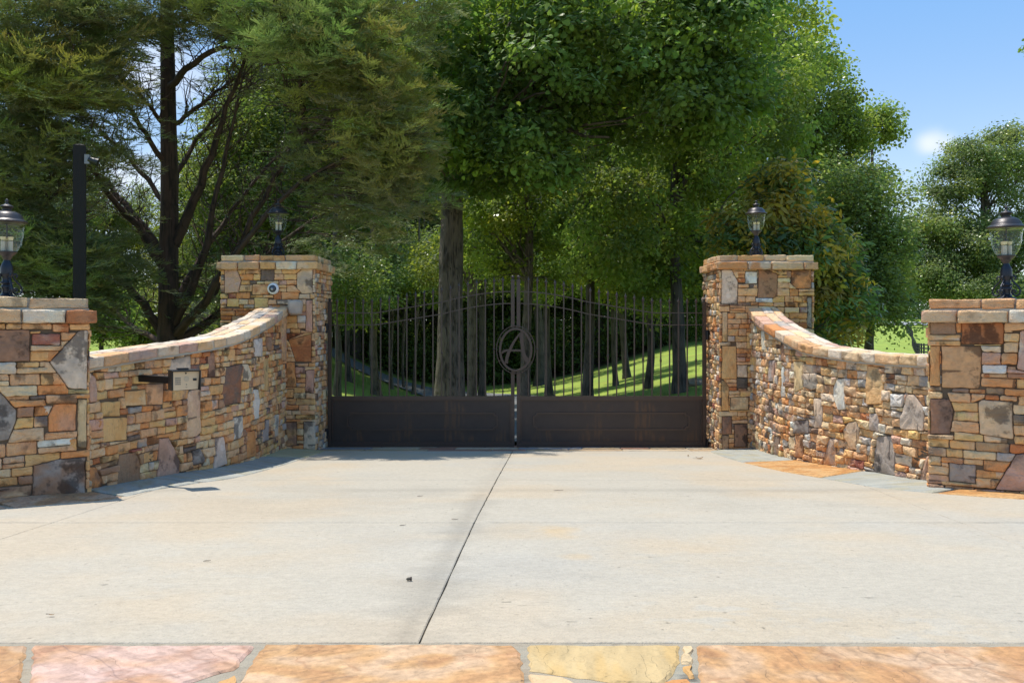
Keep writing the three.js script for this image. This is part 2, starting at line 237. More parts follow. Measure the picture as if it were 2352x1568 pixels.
const streak = texture(1024, 1024, (u, v) => { const w = fbm(u * 2, v * 3, 4, 3, 2, 3), s = fbm(u * 4, v * 26 + 3 * w, 4, 23, 4, 0), k = 0.85 + 0.34 * (s - 0.5) + 0.2 * (fbm(u * 8, v * 8, 4, 7, 8) - 0.5) + 0.06 * (h2(Math.floor(u * 1024), Math.floor(v * 1024), 4) - 0.5), y = sst(0.5, 0.7, fbm(u * 3, v * 14, 3, 9, 3, 14)); return mix3([1.0, 1.0, 1.0], [1.02, 0.95, 0.80], y).map((q) => q * k); });
const flagBump = texture(1024, 1024, (u, v) => 0.5 * fbm(u * 6, v * 6, 5, 3, 6) + 0.25 * Math.round(5 * fbm(u * 5, v * 9, 4, 29, 5, 9)) / 5 + 0.25 * fbm(u * 60, v * 60, 3, 9, 60), { color: false });
M.swirl = std({ name: 'banded sandstone', color: rgb(0.86, 0.84, 0.80), vertexColors: true, map: swirl, bumpMap: flagBump, bumpScale: 0.03, roughness: 0.8 });
M.streak = std({ name: 'streaked sandstone', vertexColors: true, map: streak, bumpMap: flagBump, bumpScale: 0.03, roughness: 0.8 });
const uvTurn = (R, s = 1) => { const a = R() * 6.28, ox = R() * 9, oy = R() * 9, c = Math.cos(a) * s, q = Math.sin(a) * s; return (x, d) => [x * c - d * q + ox, x * q + d * c + oy]; };
{
  const R = rngOf(8), o = thing('stone_border', 'border of big orange and pink flagstones along the near edge of the driveway', null); o.userData.kind = 'structure';
  const Yf = 1700, E = (px) => onDrive(px, px < 700 ? 1484 : px > 1850 ? 1486 : 1482), far = D0 - 0.012;
  const S = (list) => list.map(([x, y]) => { const q = onDrive(x, y); return [q[0], Math.min(q[1], far)]; });
  const flags = [
    [S([[-420, 1484], [60, 1484], [40, 1600], [-300, 1640]]), M.swirl, [1, 0.95, 0.9]], [S([[75, 1484], [583, 1484], [560, 1512], [536, 1538], [470, 1556], [380, 1585], [62, 1612]]), M.swirl, [1.06, 1.02, 1.25]],
    [S([[608, 1482], [1100, 1482], [1180, 1484], [1196, 1500], [1204, 1560], [1190, 1610], [880, 1640], [545, 1600], [552, 1566], [572, 1530]]), M.swirl, [1.05, 1, 0.92]],
    [S([[1212, 1484], [1562, 1484], [1562, 1520], [1545, 1550], [1515, 1572], [1400, 1566], [1300, 1552], [1216, 1540]]), M.streak, [0.56, 0.40, 0.19]], [S([[1570, 1484], [1589, 1484], [1589, 1524], [1566, 1524]]), M.streak, [0.62, 0.45, 0.25]], [S([[1568, 1531], [1590, 1528], [1596, 1556], [1584, 1558]]), M.streak, [0.55, 0.31, 0.11]],
    [S([[1214, 1549], [1290, 1556], [1400, 1600], [1370, 1660], [1230, 1640]]), M.streak, [0.70, 0.48, 0.26]], [S([[500, 1566], [536, 1552], [540, 1600], [860, 1650], [600, 1690], [420, 1640]]), M.streak, [0.60, 0.33, 0.12]], [S([[1545, 1562], [1580, 1560], [1640, 1640], [1480, 1680], [1420, 1620]]), M.streak, [0.56, 0.26, 0.09]],
    [S([[1600, 1484], [1900, 1485], [2300, 1487], [2460, 1488], [2480, 1600], [2000, 1660], [1660, 1640], [1606, 1570]]), M.swirl, [1.0, 0.92, 0.82]], [S([[2475, 1488], [2800, 1490], [2760, 1620], [2496, 1600]]), M.swirl, [1, 0.9, 0.85]],
  ];
  for (const [poly, m, c] of flags) part('flagstone', paver(rough2(poly, R, 0.028, 0.0055), 0.004, 0.05, { bevel: 0.006, color: c, uvOf: uvTurn(R, m === M.swirl ? 0.8 : 0.9) }), m, o);
  part('mortar_bed', paver([[-7.4, 1.8], [7.4, 1.8], [7.4, D0 - 0.002], [-7.4, D0 - 0.002]], -0.003, 0.05, { uvOf: (x, d) => [x * 1.5, d * 1.5] }), M.bedMortar, o);
}
function ribbon(name, label, edge, foot, cuts, cols, seed) {
  const R = rngOf(seed), o = thing(name, label, null); o.userData.kind = 'structure';
  const along = (pts) => { const c = new THREE.CatmullRomCurve3(pts.map(([x, d]) => V(x, 0, d)), false, 'centripetal'); return (t) => { const p = c.getPointAt(clamp(t, 0, 1)); return [p.x, p.z]; }; };
  const A = along(edge), B0 = along(foot), BP = Array.from({ length: 401 }, (_, i) => B0(i / 400)), foot_ = (t) => { if (t <= 0) return 0; if (t >= 1) return 400; const a = A(t), e = A(t + 0.004), dx = e[0] - a[0], dd = e[1] - a[1]; let best = 1e9, bi = 0; for (let i = 0; i <= 400; i++) { const q = BP[i], al = Math.abs((q[0] - a[0]) * dx + (q[1] - a[1]) * dd) / Math.hypot(dx, dd), di = Math.hypot(q[0] - a[0], q[1] - a[1]); if (di < 1.6 && al + 0.12 * di < best) { best = al + 0.12 * di; bi = i; } } return bi; }, at4 = (f) => { const i = Math.min(399, Math.floor(f)), q = f - i; return [lerp(BP[i][0], BP[i + 1][0], q), lerp(BP[i][1], BP[i + 1][1], q)]; }, n = 7, marks = cuts.map((t, k) => clamp(foot_(t) + (k && k < cuts.length - 1 ? (k % 2 ? 7 : -6) : 0), 0, 400)); for (let k = 1; k < marks.length; k++) marks[k] = Math.max(marks[k], marks[k - 1] + 4);
  for (let k = 0; k < cuts.length - 1; k++) {
    const [t0, t1] = [cuts[k] + 0.003, cuts[k + 1] - 0.003], f0 = marks[k] + 0.9, f1 = Math.min(400, marks[k + 1]) - 0.9, poly = [];
    for (let i = 0; i <= n; i++) poly.push(A(lerp(t0, t1, i / n))); for (let i = n; i >= 0; i--) poly.push(at4(clamp(lerp(f0, f1, i / n), 0, 400)));
    const [m, c] = cols[k % cols.length];
    const near = (x, d) => { let best = 9; for (let i = 0; i <= 120; i++) { const p = A(i / 120), q = Math.hypot(p[0] - x, p[1] - d); if (q < best) best = q; } return clamp(best / 0.5); };
    part('flagstone', paver(poly, 0, 0.05, { bevel: 0.005, color: c, uvOf: uvTurn(R, 1.1), liftAt: (x, d) => 0.004 + 0.034 * near(x, d) }), m, o);
  }
  const bed = []; for (let i = 0; i <= 40; i++) bed.push(A(i / 40)); for (let i = 40; i >= 0; i--) bed.push(BP[i * 10]);
  part('mortar_bed', paver(bed, 0, 0.05, { bevel: 0.002, liftAt: (x, d) => { let best = 9; for (let i = 0; i <= 120; i++) { const p = A(i / 120), q = Math.hypot(p[0] - x, p[1] - d); if (q < best) best = q; } return 0.0015 + 0.034 * clamp(best / 0.5) - 0.003; }, uvOf: (x, d) => [x, d] }), M.bedMortar, o);
}
const BLUE = [M.streak, [0.37, 0.37, 0.325]], ORG = [M.swirl, [1.05, 0.88, 0.55]], PNK = [M.swirl, [1.02, 0.95, 0.92]];
ribbon('flagstone_ribbon', 'ribbon of grey-green and orange flagstones at the foot of the right curved wall', [[2.2, 9.92], ...EDGE_R.slice(1)], [[2.5, 10.12], [2.72, 10.05], [2.72, 9.5], [2.70, 8.9], [2.73, 8.3], [2.81, 7.85], [2.97, 7.25], [3.1, 6.7], [3.3, 6.2], [4.3, 5.7], [7, 4.7]], [0, 0.17, 0.34, 0.47, 0.55, 0.60, 0.66, 0.74, 0.86, 1], [BLUE, ORG, BLUE, ORG, PNK, BLUE, ORG, PNK, BLUE], 3);
ribbon('flagstone_ribbon', 'ribbon of blue-grey and pink flagstones at the foot of the left curved wall', [[-2.2, 9.92], ...EDGE_L.slice(1)], [[-2.5, 10.12], [-2.68, 10.05], [-2.64, 9.3], [-2.62, 8.5], [-2.64, 8.0], [-2.70, 7.58], [-2.80, 7.13], [-2.93, 6.67], [-3.02, 6.25], [-3.2, 5.8], [-4.2, 5.4], [-7, 4.6]], [0, 0.10, 0.22, 0.36, 0.46, 0.54, 0.60, 0.70, 0.84, 1], [[M.streak, [0.50, 0.44, 0.26]], BLUE, BLUE, BLUE, [M.swirl, [0.95, 0.85, 0.8]], PNK, BLUE, PNK, BLUE], 4);
{
  const R = rngOf(14), o = thing('gate_sill', 'strip of dark red and brown flagstones under the iron gate', null); o.userData.kind = 'structure';
  for (const [d0, d1] of [[9.97, 10.18], [10.19, 10.48], [10.49, 10.9]]) { let x = -2.34; while (x < 2.33) { let w = 0.35 + 0.5 * R(); if (2.34 - x - w < 0.3) w = 2.34 - x; const c = pickColor(R); part('flagstone', paver(rough2([[x + 0.006, d0], [x + w - 0.006, d0], [x + w - 0.006, d1], [x + 0.006, d1]], R, 0.08, 0.004), 0.004, 0.05, { bevel: 0.006, color: c, uvOf: uvTurn(R) }), M.streak, o); x += w; } }
  part('mortar_bed', paver([[-2.4, 9.9], [2.4, 9.9], [2.4, 10.95], [-2.4, 10.95]], -0.006, 0.05), M.bedMortar, o);
  function pickColor(q) { const t = q(); return t < 0.35 ? [0.34, 0.17, 0.11] : t < 0.6 ? [0.42, 0.30, 0.18] : t < 0.85 ? [0.25, 0.25, 0.26] : [0.5, 0.4, 0.28]; }
}
{ // asphalt drive beyond the gate, curving away to the left, and the road far off on the right
  const road = (name, pts, w, y, col) => { const c = new THREE.CatmullRomCurve3(pts.map(([x, d]) => V(x, 0, -d))), n = 60, pos = [], uv = [], idx = []; for (let i = 0; i <= n; i++) { const p = c.getPointAt(i / n), t = c.getTangentAt(i / n), q = V(-t.z, 0, t.x); for (let k = 0; k <= 6; k++) { const e = (k / 6 - 0.5) * w, x = p.x + q.x * e, z = p.z + q.z * e; pos.push(x, groundY(x, -z) + y, z); uv.push(x, z); } } for (let i = 0; i < n; i++) for (let k = 0; k < 6; k++) { const a = i * 7 + k; idx.push(a, a + 1, a + 7, a + 1, a + 8, a + 7); } const g = new THREE.BufferGeometry(); g.setAttribute('position', new THREE.Float32BufferAttribute(pos, 3)); g.setAttribute('uv', new THREE.Float32BufferAttribute(uv, 2)); g.setIndex(idx); g.computeVertexNormals(); struct(name, g, std({ name: name + ' asphalt', color: rgb(...col), roughness: 0.9, bumpMap: grain1, bumpScale: 0.01 })); };
  const grain1 = grain.clone(); grain1.channel = 0;
  road('asphalt_drive', [[0, 10.85], [0.0, 14], [-0.3, 20], [-0.9, 27], [-2.2, 33], [-4.6, 38], [-8.5, 41], [-16, 42.5], [-26, 42]], 3.0, 0.05, [0.16, 0.16, 0.16]);
  struct('street', paver([[-60, 1.79], [-60, -6.5], [60, -6.5], [60, 1.79]], -0.01, 0.03, { uvOf: (x, d) => [x, d] }), std({ name: 'weathered asphalt', color: rgb(0.27, 0.26, 0.25), roughness: 0.92, bumpMap: grain1, bumpScale: 0.01 }));
  road('road', [[30, 168], [52, 159], [70, 152], [95, 145], [150, 136]], 9, 0.15, [0.36, 0.36, 0.37]);
}
// ---------------------------------------------------------------- stone masonry
const PAL = { tan: [0.76, 0.415, 0.20], gold: [0.80, 0.445, 0.175], orange: [0.72, 0.305, 0.105], buff: [0.80, 0.53, 0.30], pale: [0.75, 0.595, 0.44], brown: [0.37, 0.205, 0.12], dark: [0.17, 0.125, 0.10], grey: [0.42, 0.365, 0.315], white: [0.77, 0.68, 0.58], rust: [0.48, 0.17, 0.06], pink: [0.62, 0.37, 0.265], red: [0.38, 0.13, 0.085] };
const WARM = { tan: 7, gold: 6, orange: 3.4, buff: 4, pale: 0.4, brown: 1.7, dark: 0.6, grey: 0.3, white: 0.1, rust: 1.1, pink: 0.7, red: 0.25 };
const COOL = { tan: 6, gold: 3.6, orange: 1.4, buff: 5, pale: 2.4, brown: 1.4, dark: 0.5, grey: 1.6, white: 0.7, rust: 0.6, pink: 0.7, red: 0.2 };
const pick = (w, R) => { let s = 0; for (const k in w) s += w[k]; s *= R(); for (const k in w) if ((s -= w[k]) <= 0) return k; return 'tan'; };
// one stone: a convex outline in the wall's own (u, v) metres, rounded, bulging, with its rim sunk into the mortar
function stoneGeo(poly, map, { gap = 0.004, thick = 0.02, rough = 0.006, edge = 0.038, bev = 0.011, color, color2, R, uvScale = 1 }) {
  let p = insetPoly(poly, gap); if (p.length < 3 || Math.abs(areaOf(p)) < 1.2e-4) return null;
  if (areaOf(p) < 0) p.reverse();
  const ring = [], n = p.length;
  for (let i = 0; i < n; i++) {                                               // cut corners, break up the long edges
    const a = p[(i + n - 1) % n], b = p[i], c = p[(i + 1) % n], la = Math.hypot(a[0] - b[0], a[1] - b[1]), lc = Math.hypot(c[0] - b[0], c[1] - b[1]);
    if (la < 0.004 || lc < 0.004) { ring.push(b); continue; }
    const k = Math.min(0.002 + 0.009 * R(), la * 0.25), m = Math.min(0.002 + 0.009 * R(), lc * 0.25);
    ring.push([b[0] + (a[0] - b[0]) * k / la, b[1] + (a[1] - b[1]) * k / la], [b[0] + (c[0] - b[0]) * m / lc, b[1] + (c[1] - b[1]) * m / lc]);
    const s = Math.floor((lc - 2 * m) / edge);
    for (let j = 1; j <= s; j++) { const t = (m + (lc - 2 * m) * j / (s + 1)) / lc; ring.push([lerp(b[0], c[0], t), lerp(b[1], c[1], t)]); }
  }
  const N = ring.length; let cx = 0, cy = 0; for (const q of ring) { cx += q[0] / N; cy += q[1] / N; }
  const jig = ring.map(([x, y]) => { const l = Math.hypot(x - cx, y - cy) || 1, k = 1 - (0.0065 * R() * R()) / l; return [cx + (x - cx) * k, cy + (y - cy) * k]; });
  const pos = [], uv = [], col = [], idx = [], ou = R() * 7, ov = R() * 7, flip = R() < 0.5, seed = Math.floor(R() * 1e4), tilt = (R() - 0.5) * 0.05, tiltv = (R() - 0.5) * 0.06;
  const mixAmt = R();
  const put = (x, y, h) => {
    const w = map(x, y, h); pos.push(w.x, w.y, w.z);
    if (flip) uv.push((y + ov) * uvScale, (x + ou) * uvScale); else uv.push((x + ou) * uvScale, (y + ov) * uvScale);
    const t = sst(0.42, 0.64, fbm(x * 9 + ou, y * 12 + ov, 3, seed)) * mixAmt; col.push(...mix3(color, color2, t));
  };
  const top = (x, y) => thick + (x - cx) * tilt + (y - cy) * tiltv + rough * 2 * (fbm(x * 16 + ou, y * 16 + ov, 2, seed + 3) - 0.5);
  const minR = Math.min(...jig.map(([x, y]) => Math.hypot(x - cx, y - cy))), b = Math.min(bev, minR * 0.4);
  const shrink = (q, k) => { const l = Math.hypot(q[0] - cx, q[1] - cy) || 1, s = Math.max(0, 1 - k / l); return [cx + (q[0] - cx) * s, cy + (q[1] - cy) * s]; };
  for (const q of jig) put(q[0], q[1], -0.02);
  for (const q of jig) put(q[0], q[1], Math.max(0.001, top(q[0], q[1]) - b * (0.7 + 0.6 * R())));
  for (const q of jig) { const r = shrink(q, b); put(r[0], r[1], top(r[0], r[1])); }
  for (const q of jig) { const r = [cx + (q[0] - cx) * 0.48, cy + (q[1] - cy) * 0.48]; put(r[0], r[1], top(r[0], r[1]) + rough * (R() - 0.3)); }
  put(cx, cy, top(cx, cy) + rough * R());
  for (let r = 0; r < 3; r++) for (let i = 0; i < N; i++) { const a = r * N + i, c = r * N + (i + 1) % N; idx.push(a, c, a + N, c, c + N, a + N); }
  for (let i = 0; i < N; i++) idx.push(3 * N + i, 3 * N + (i + 1) % N, 4 * N);
  const g = new THREE.BufferGeometry(); g.setAttribute('position', new THREE.Float32BufferAttribute(pos, 3)); g.setAttribute('uv', new THREE.Float32BufferAttribute(uv, 2)); g.setAttribute('color', new THREE.Float32BufferAttribute(col, 3));
  g.setIndex(idx); g.computeVertexNormals(); return g;
}
// coursed ledge stone round the big stones: returns [{ poly, feature }]
function pack({ u0, u1, top, bottom, features: given = [], R, hMin = 4, hMax = 9, wMin = 8, wMax = 22, jumpers = 7 }) {
  const features = [...given], c = 0.01; let vMax = 0, vMin = 9;
  for (let u = u0; u <= u1; u += c) { vMax = Math.max(vMax, top(u)); vMin = Math.min(vMin, bottom(u)); }
  const hits = (b) => features.some((f) => f.box[0] < b[2] + 0.05 && f.box[2] > b[0] - 0.05 && f.box[1] < b[3] + 0.02 && f.box[3] > b[1] - 0.02);
  for (let k = 0, n = Math.round((u1 - u0) * (vMax - vMin) * jumpers); k < n; k++) {                     // taller blocks that break the courses
    const w = 0.10 + 0.10 * R(), h = 0.09 + 0.05 * R(), u = lerp(u0, u1 - w, R()), v = lerp(vMin, vMax - h, R()), b = [u, v, u + w, v + h];
    if (hits(b) || v + h > Math.min(top(u), top(u + w)) - 0.03 || v < bottom(u) + 0.02) continue;
    features.push({ poly: [[u, v], [u + w, v + 0.006 * (R() - 0.5)], [u + w, v + h], [u, v + h + 0.008 * (R() - 0.5)]], box: b, ledge: true });
  }
  const out = features.map((f) => ({ poly: f.poly, feature: f.ledge ? null : f }));
  const wave = (u, k) => 0.022 * (vnoise(u * 1.7 + k * 3.3, k * 0.37, 71) - 0.5) + 0.008 * (vnoise(u * 7, k * 1.9, 72) - 0.5), shut = (u, v) => features.some((f) => u > f.box[0] && u < f.box[2] && v > f.box[1] && v < f.box[3] && inside(f.poly, u, v));
  const lay = (poly) => {
    const us = poly.map((p) => p[0]), vsx = poly.map((p) => p[1]), lo = [Math.min(...us), Math.min(...vsx)], hi = [Math.max(...us), Math.max(...vsx)];
    for (const f of features) {
      if (f.box[0] > hi[0] || f.box[2] < lo[0] || f.box[1] > hi[1] || f.box[3] < lo[1]) continue;
      let best = null, most = -1;
      for (let k = 0; k < f.poly.length; k++) {
        const a = f.poly[k], b = f.poly[(k + 1) % f.poly.length], len = Math.hypot(b[0] - a[0], b[1] - a[1]); if (len < 1e-6) continue;
        const nx = (b[1] - a[1]) / len, ny = -(b[0] - a[0]) / len, q = clipPoly(poly, -nx, -ny, -(nx * a[0] + ny * a[1])), t = q.length > 2 ? Math.abs(areaOf(q)) : 0;
        if (t > most) { most = t; best = q; }
      }
      if (best) poly = best; if (poly.length < 3) return;
    }
    const ta = top(lo[0]), tb = top(hi[0]), ba = bottom(lo[0]), bb = bottom(hi[0]), l2 = Math.hypot(hi[0] - lo[0], tb - ta) || 1, nx = -(tb - ta) / l2, ny = (hi[0] - lo[0]) / l2, l3 = Math.hypot(hi[0] - lo[0], bb - ba) || 1, mx = (bb - ba) / l3, my = -(hi[0] - lo[0]) / l3;
    poly = clipPoly(poly, nx, ny, nx * lo[0] + ny * ta); if (poly.length > 2) poly = clipPoly(poly, mx, my, mx * lo[0] + my * ba);
    if (poly.length > 2) out.push({ poly });
  };
  let v0 = vMin, k = 0;
  while (v0 < vMax) {
    const h = (hMin + (hMax - hMin) * Math.pow(R(), 1.1)) * c, v1 = v0 + h, n = Math.round((u1 - u0) / c), st = [];
    for (let i = 0; i < n; i++) { const u = u0 + (i + 0.5) * c, m = shut(u, v0 + h * 0.5), a = shut(u, v0 + h * 0.12), b = shut(u, v0 + h * 0.88); st.push(u < u0 || v0 > top(u) || v1 < bottom(u) ? 3 : m && a && b ? 3 : m ? (a ? 1 : 2) : 0); }
    let i = 0; while (i < n) {
      if (st[i] === 3) { i++; continue; }
      let e = i; while (e < n && st[e] === st[i]) e++;
      const fl = i > 0 && features.length ? 0.05 : 0, fr = e < n ? 0.05 : 0; let a = i;
      while (a < e) {
        let w = Math.round(wMin + (wMax - wMin) * Math.pow(R(), 1.2)); if (e - a - w < wMin * 0.75) w = e - a > wMax * 1.2 ? Math.round((e - a) / 2) : e - a;
        const ua = Math.max(u0, u0 + a * c - (a === i ? fl : 0)), ub = Math.min(u1, u0 + (a + w) * c + (a + w >= e ? fr : 0)), s1 = (R() - 0.5) * 0.006;
        const line = (u, q) => (q === 0 ? v0 + wave(u, k) : v1 + wave(u, k + 1));
        if (h > 0.066 && w > 11 && R() < 0.22) { const t = 0.35 + 0.3 * R(), m1 = lerp(line(ua, 0), line(ua, 1), t), m2 = lerp(line(ub, 0), line(ub, 1), t + 0.1 * (R() - 0.5)), um = lerp(ua, ub, 0.3 + 0.4 * R()), mm = lerp(m1, m2, (um - ua) / (ub - ua)); lay([[ua, line(ua, 0)], [ub, line(ub, 0)], [ub, m2], [ua, m1]]); if (w > 18 && R() < 0.5) { lay([[ua, m1], [um, mm], [um, line(um, 1)], [ua, line(ua, 1)]]); lay([[um, mm], [ub, m2], [ub, line(ub, 1)], [um, line(um, 1)]]); } else lay([[ua, m1], [ub, m2], [ub, line(ub, 1)], [ua, line(ua, 1)]]); }
        else lay([[ua, line(ua, 0)], [ub, line(ub, 0)], [ub + s1, line(ub, 1)], [ua, line(ua, 1)]]);
        a += w;
      }
      i = e;
    }
    v0 = v1; k++;
  }
  return out;
}
const feat = (poly, c, c2, o = {}) => { const h = hull(poly), xs = h.map((p) => p[0]), ys = h.map((p) => p[1]); return { poly: h, c, c2, box: [Math.min(...xs), Math.min(...ys), Math.max(...xs), Math.max(...ys)], ...o }; };
// lays one face of a thing: stones as parts while the thing has fewer than 290 of them, the rest joined
function layFace(owner, face, seed) {
  const R = rngOf(seed), { map, weights = WARM, rough = 0.006, single = true } = face;
  const stones = pack({ ...face, R }); owner.rest ??= []; owner.count ??= 0;
  for (const s of stones) {
    const f = s.feature, key = pick(weights, R), k2 = pick(weights, R), tone = 1.02 + 0.3 * R(), big = Math.abs(areaOf(s.poly)) > 0.03;
    const color = PAL[f ? f.c : key].map((x) => Math.min(0.87, x * (f ? 1.12 + 0.1 * R() : tone))), color2 = PAL[f ? f.c2 ?? f.c : k2].map((x) => x * (f ? 1.05 : tone));
    const blotch = f ? !f.plain : R() < 0.2;
    const g = stoneGeo(s.poly, map, { R, color, color2, uvScale: blotch ? 2 : 1.4, thick: f ? 0.010 + 0.012 * R() : 0.004 + 0.026 * R(), rough: f ? rough * 0.7 : rough, gap: f ? 0.002 : 0.0003 + 0.0030 * R() * R(), edge: big ? 0.045 : 0.028, bev: f ? 0.006 : 0.004 + 0.005 * R() });
    if (!g) continue;
    g.userData = {};
    if (single && owner.count < 285) { part('stone', g, blotch ? M.feature : M.ledge, owner); owner.count++; }
    else owner.rest.push([g, blotch]);
  }
}
function closeStones(owner) {
  for (const b of [true, false]) {
    const list = (owner.rest ?? []).filter((r) => r[1] === b).map((r) => r[0].toNonIndexed());
    if (list.length) tag(part('stone_facing', mergeGeometries(list), b ? M.feature : M.ledge, owner), null, null, null, 'stuff');
  }
  delete owner.rest; delete owner.count;
}
// a rough slab: box L x H x W (x, y, z) with worn edges, optionally bent by map(x, y, z)
function slab(L, H, W, { R, color, color2, r = 0.012, amp = 0.005, step = 0.05, map, uvScale = 1 }) {
  const nx = Math.max(3, Math.round(L / step)), ny = Math.max(2, Math.round(H / (step * 0.6))), nz = Math.max(2, Math.round(W / step)), g = new THREE.BoxGeometry(L, H, W, nx, ny, nz), p = g.attributes.position, nrm = g.attributes.normal, uv = g.attributes.uv, col = [], seed = Math.floor(R() * 9999), ou = R() * 9, ov = R() * 9, mixAmt = R();
  const v = V(), q = V();
  for (let i = 0; i < p.count; i++) {
    v.fromBufferAttribute(p, i); const ax = Math.abs(nrm.getX(i)), ay = Math.abs(nrm.getY(i));
    if (ay > 0.5) uv.setXY(i, (v.x + ou) * uvScale, (v.z + ov) * uvScale); else if (ax > 0.5) uv.setXY(i, (v.z + ou) * uvScale, (v.y + ov) * uvScale); else uv.setXY(i, (v.x + ou) * uvScale, (v.y + ov) * uvScale);
    const hx = L / 2 - r, hy = H / 2 - r, hz = W / 2 - r; q.set(clamp(v.x, -hx, hx), clamp(v.y, -hy, hy), clamp(v.z, -hz, hz));
    v.sub(q); const e = [v.x, v.y, v.z].filter((x) => Math.abs(x) > r * 0.98).length; if (v.length() > r && e > 1) v.setLength(r * 1.12);
    const n = n3((q.x + ou) * 14, q.y * 14 + ov, q.z * 14, seed) - 0.5, n2 = n3((q.x + ou) * 45, q.y * 45, (q.z + ov) * 45, seed + 9) - 0.5;
    v.setLength(Math.max(0.001, v.length() + amp * 2 * n + amp * 0.7 * n2)).add(q);
    col.push(...mix3(color, color2, sst(0.4, 0.65, fbm((q.x + ou) * 9, (q.z + q.y + ov) * 9, 3, seed)) * mixAmt));
    p.setXYZ(i, v.x, v.y, v.z);
  }
  g.setAttribute('color', new THREE.Float32BufferAttribute(col, 3));
  if (map) for (let i = 0; i < p.count; i++) { v.fromBufferAttribute(p, i); const w = map(v.x, v.y, v.z); p.setXYZ(i, w.x, w.y, w.z); }
  smoothByPlace(g); return g;
}
function smoothByPlace(g) {                                                    // normals shared by vertices at one place
  g.computeVertexNormals(); const p = g.attributes.position, n = g.attributes.normal, at_ = new Map();
  for (let i = 0; i < p.count; i++) { const k = Math.round(p.getX(i) * 2e4) + ',' + Math.round(p.getY(i) * 2e4) + ',' + Math.round(p.getZ(i) * 2e4); const e = at_.get(k); if (e) e.push(i); else at_.set(k, [i]); }
  const s = V(), t = V(); for (const l of at_.values()) if (l.length > 1) { s.set(0, 0, 0); for (const i of l) s.add(t.fromBufferAttribute(n, i)); s.normalize(); for (const i of l) n.setXYZ(i, s.x, s.y, s.z); }
}
const CAPW = { buff: 6, pale: 1.2, tan: 5, gold: 3, orange: 1.0, pink: 0.6, rust: 0.3 };
// cap of a pillar: two courses of edge stones round a mortar bed; local axes, footprint w x dep, centred
function pillarCap(o, w, dep, yLow, seed, lowH = 0.085, upH = 0.066) {
  const R = rngOf(seed), course = (y, h, over, back, name) => {
    const W = w + 2 * over, D = dep + 2 * over, depth = 0.2;
    for (const [sx, len, turn, off] of [[0, W, 0, D / 2], [1, D - 2 * depth, Math.PI / 2, W / 2], [2, W, Math.PI, D / 2], [3, D - 2 * depth, -Math.PI / 2, W / 2]]) {
      let x = -len / 2; while (x < len / 2 - 0.02) {
        let L = 0.17 + 0.2 * R(); if (len / 2 - x - L < 0.15) L = len / 2 - x; L = Math.min(L, len / 2 - x);
        const key = pick(CAPW, R), tone = 0.85 + 0.3 * R(), g = slab(L - 0.012, h, depth, { R, color: PAL[key].map((q) => Math.min(0.8, q * tone)), color2: PAL[pick(CAPW, R)].map((q) => q * tone), r: 0.006, amp: 0.010, step: 0.02 });
        g.translate(x + L / 2, y + h / 2 + (R() - 0.5) * 0.006, off - depth / 2 + (R() - 0.5) * 0.012).rotateY(turn); part(name, g, M.ledge, o); x += L;
      }
    }
  };
  course(yLow, lowH, 0.055, 0, 'cap_stone'); course(yLow + lowH + 0.014, upH, 0.012, 0, 'cap_stone');
  part('cap_mortar', merge([box(w + 0.02, lowH + 0.013, dep + 0.02, 0, yLow + lowH / 2 + 0.006, 0), box(w - 0.02, upH + 0.004, dep - 0.02, 0, yLow + lowH + 0.014 + upH / 2 - 0.004, 0)]), M.paleMortar, o);
  return yLow + lowH + 0.014 + upH;
}
function mortarBox(o, w, h, dep, y0) { part('mortar_core', box(w, h, dep, 0, y0 + h / 2, 0), M.joint, o); }
// pillar with its base centre at (x, depth), turned; each face may bring big stones in its own (u, v): u from left to right seen from outside
function pillar(name, label, { x, d, w, dep, turn, y0, yCap, seed, faces, group }) {
  const o = thing(name, label, 'pillar', [x, 0, -d], turn, group);
  mortarBox(o, w, yCap - y0 + 0.02, dep, y0 - 0.0);
  const dirs = [[V(1, 0, 0), V(0, 0, 1), w, dep], [V(0, 0, -1), V(1, 0, 0), dep, w], [V(-1, 0, 0), V(0, 0, -1), w, dep], [V(0, 0, 1), V(-1, 0, 0), dep, w]];
  for (const k of [0, ...Object.keys(faces).map(Number).filter((q) => q), ...[1, 2, 3].filter((q) => !faces[q])]) {
    const [du, n, len, other] = dirs[k], f = faces[k] ?? {}, ext = k % 2 ? 0 : 0.014;
    layFace(o, { u0: -len / 2 - ext, u1: len / 2 + ext, top: () => yCap, bottom: () => y0, map: (u, v, h) => du.clone().multiplyScalar(u).addScaledVector(n, other / 2 + h).setY(v), features: f.features ?? [], rough: f.rough ?? 0.009, weights: f.weights ?? WARM, single: !!faces[k], hMin: f.hMin ?? 4.5, hMax: f.hMax ?? 8.5, wMin: f.wMin ?? 8, wMax: f.wMax ?? 21 }, seed + k * 101);
  }
  closeStones(o); o.topY = pillarCap(o, w, dep, yCap, seed + 7); return o;
}
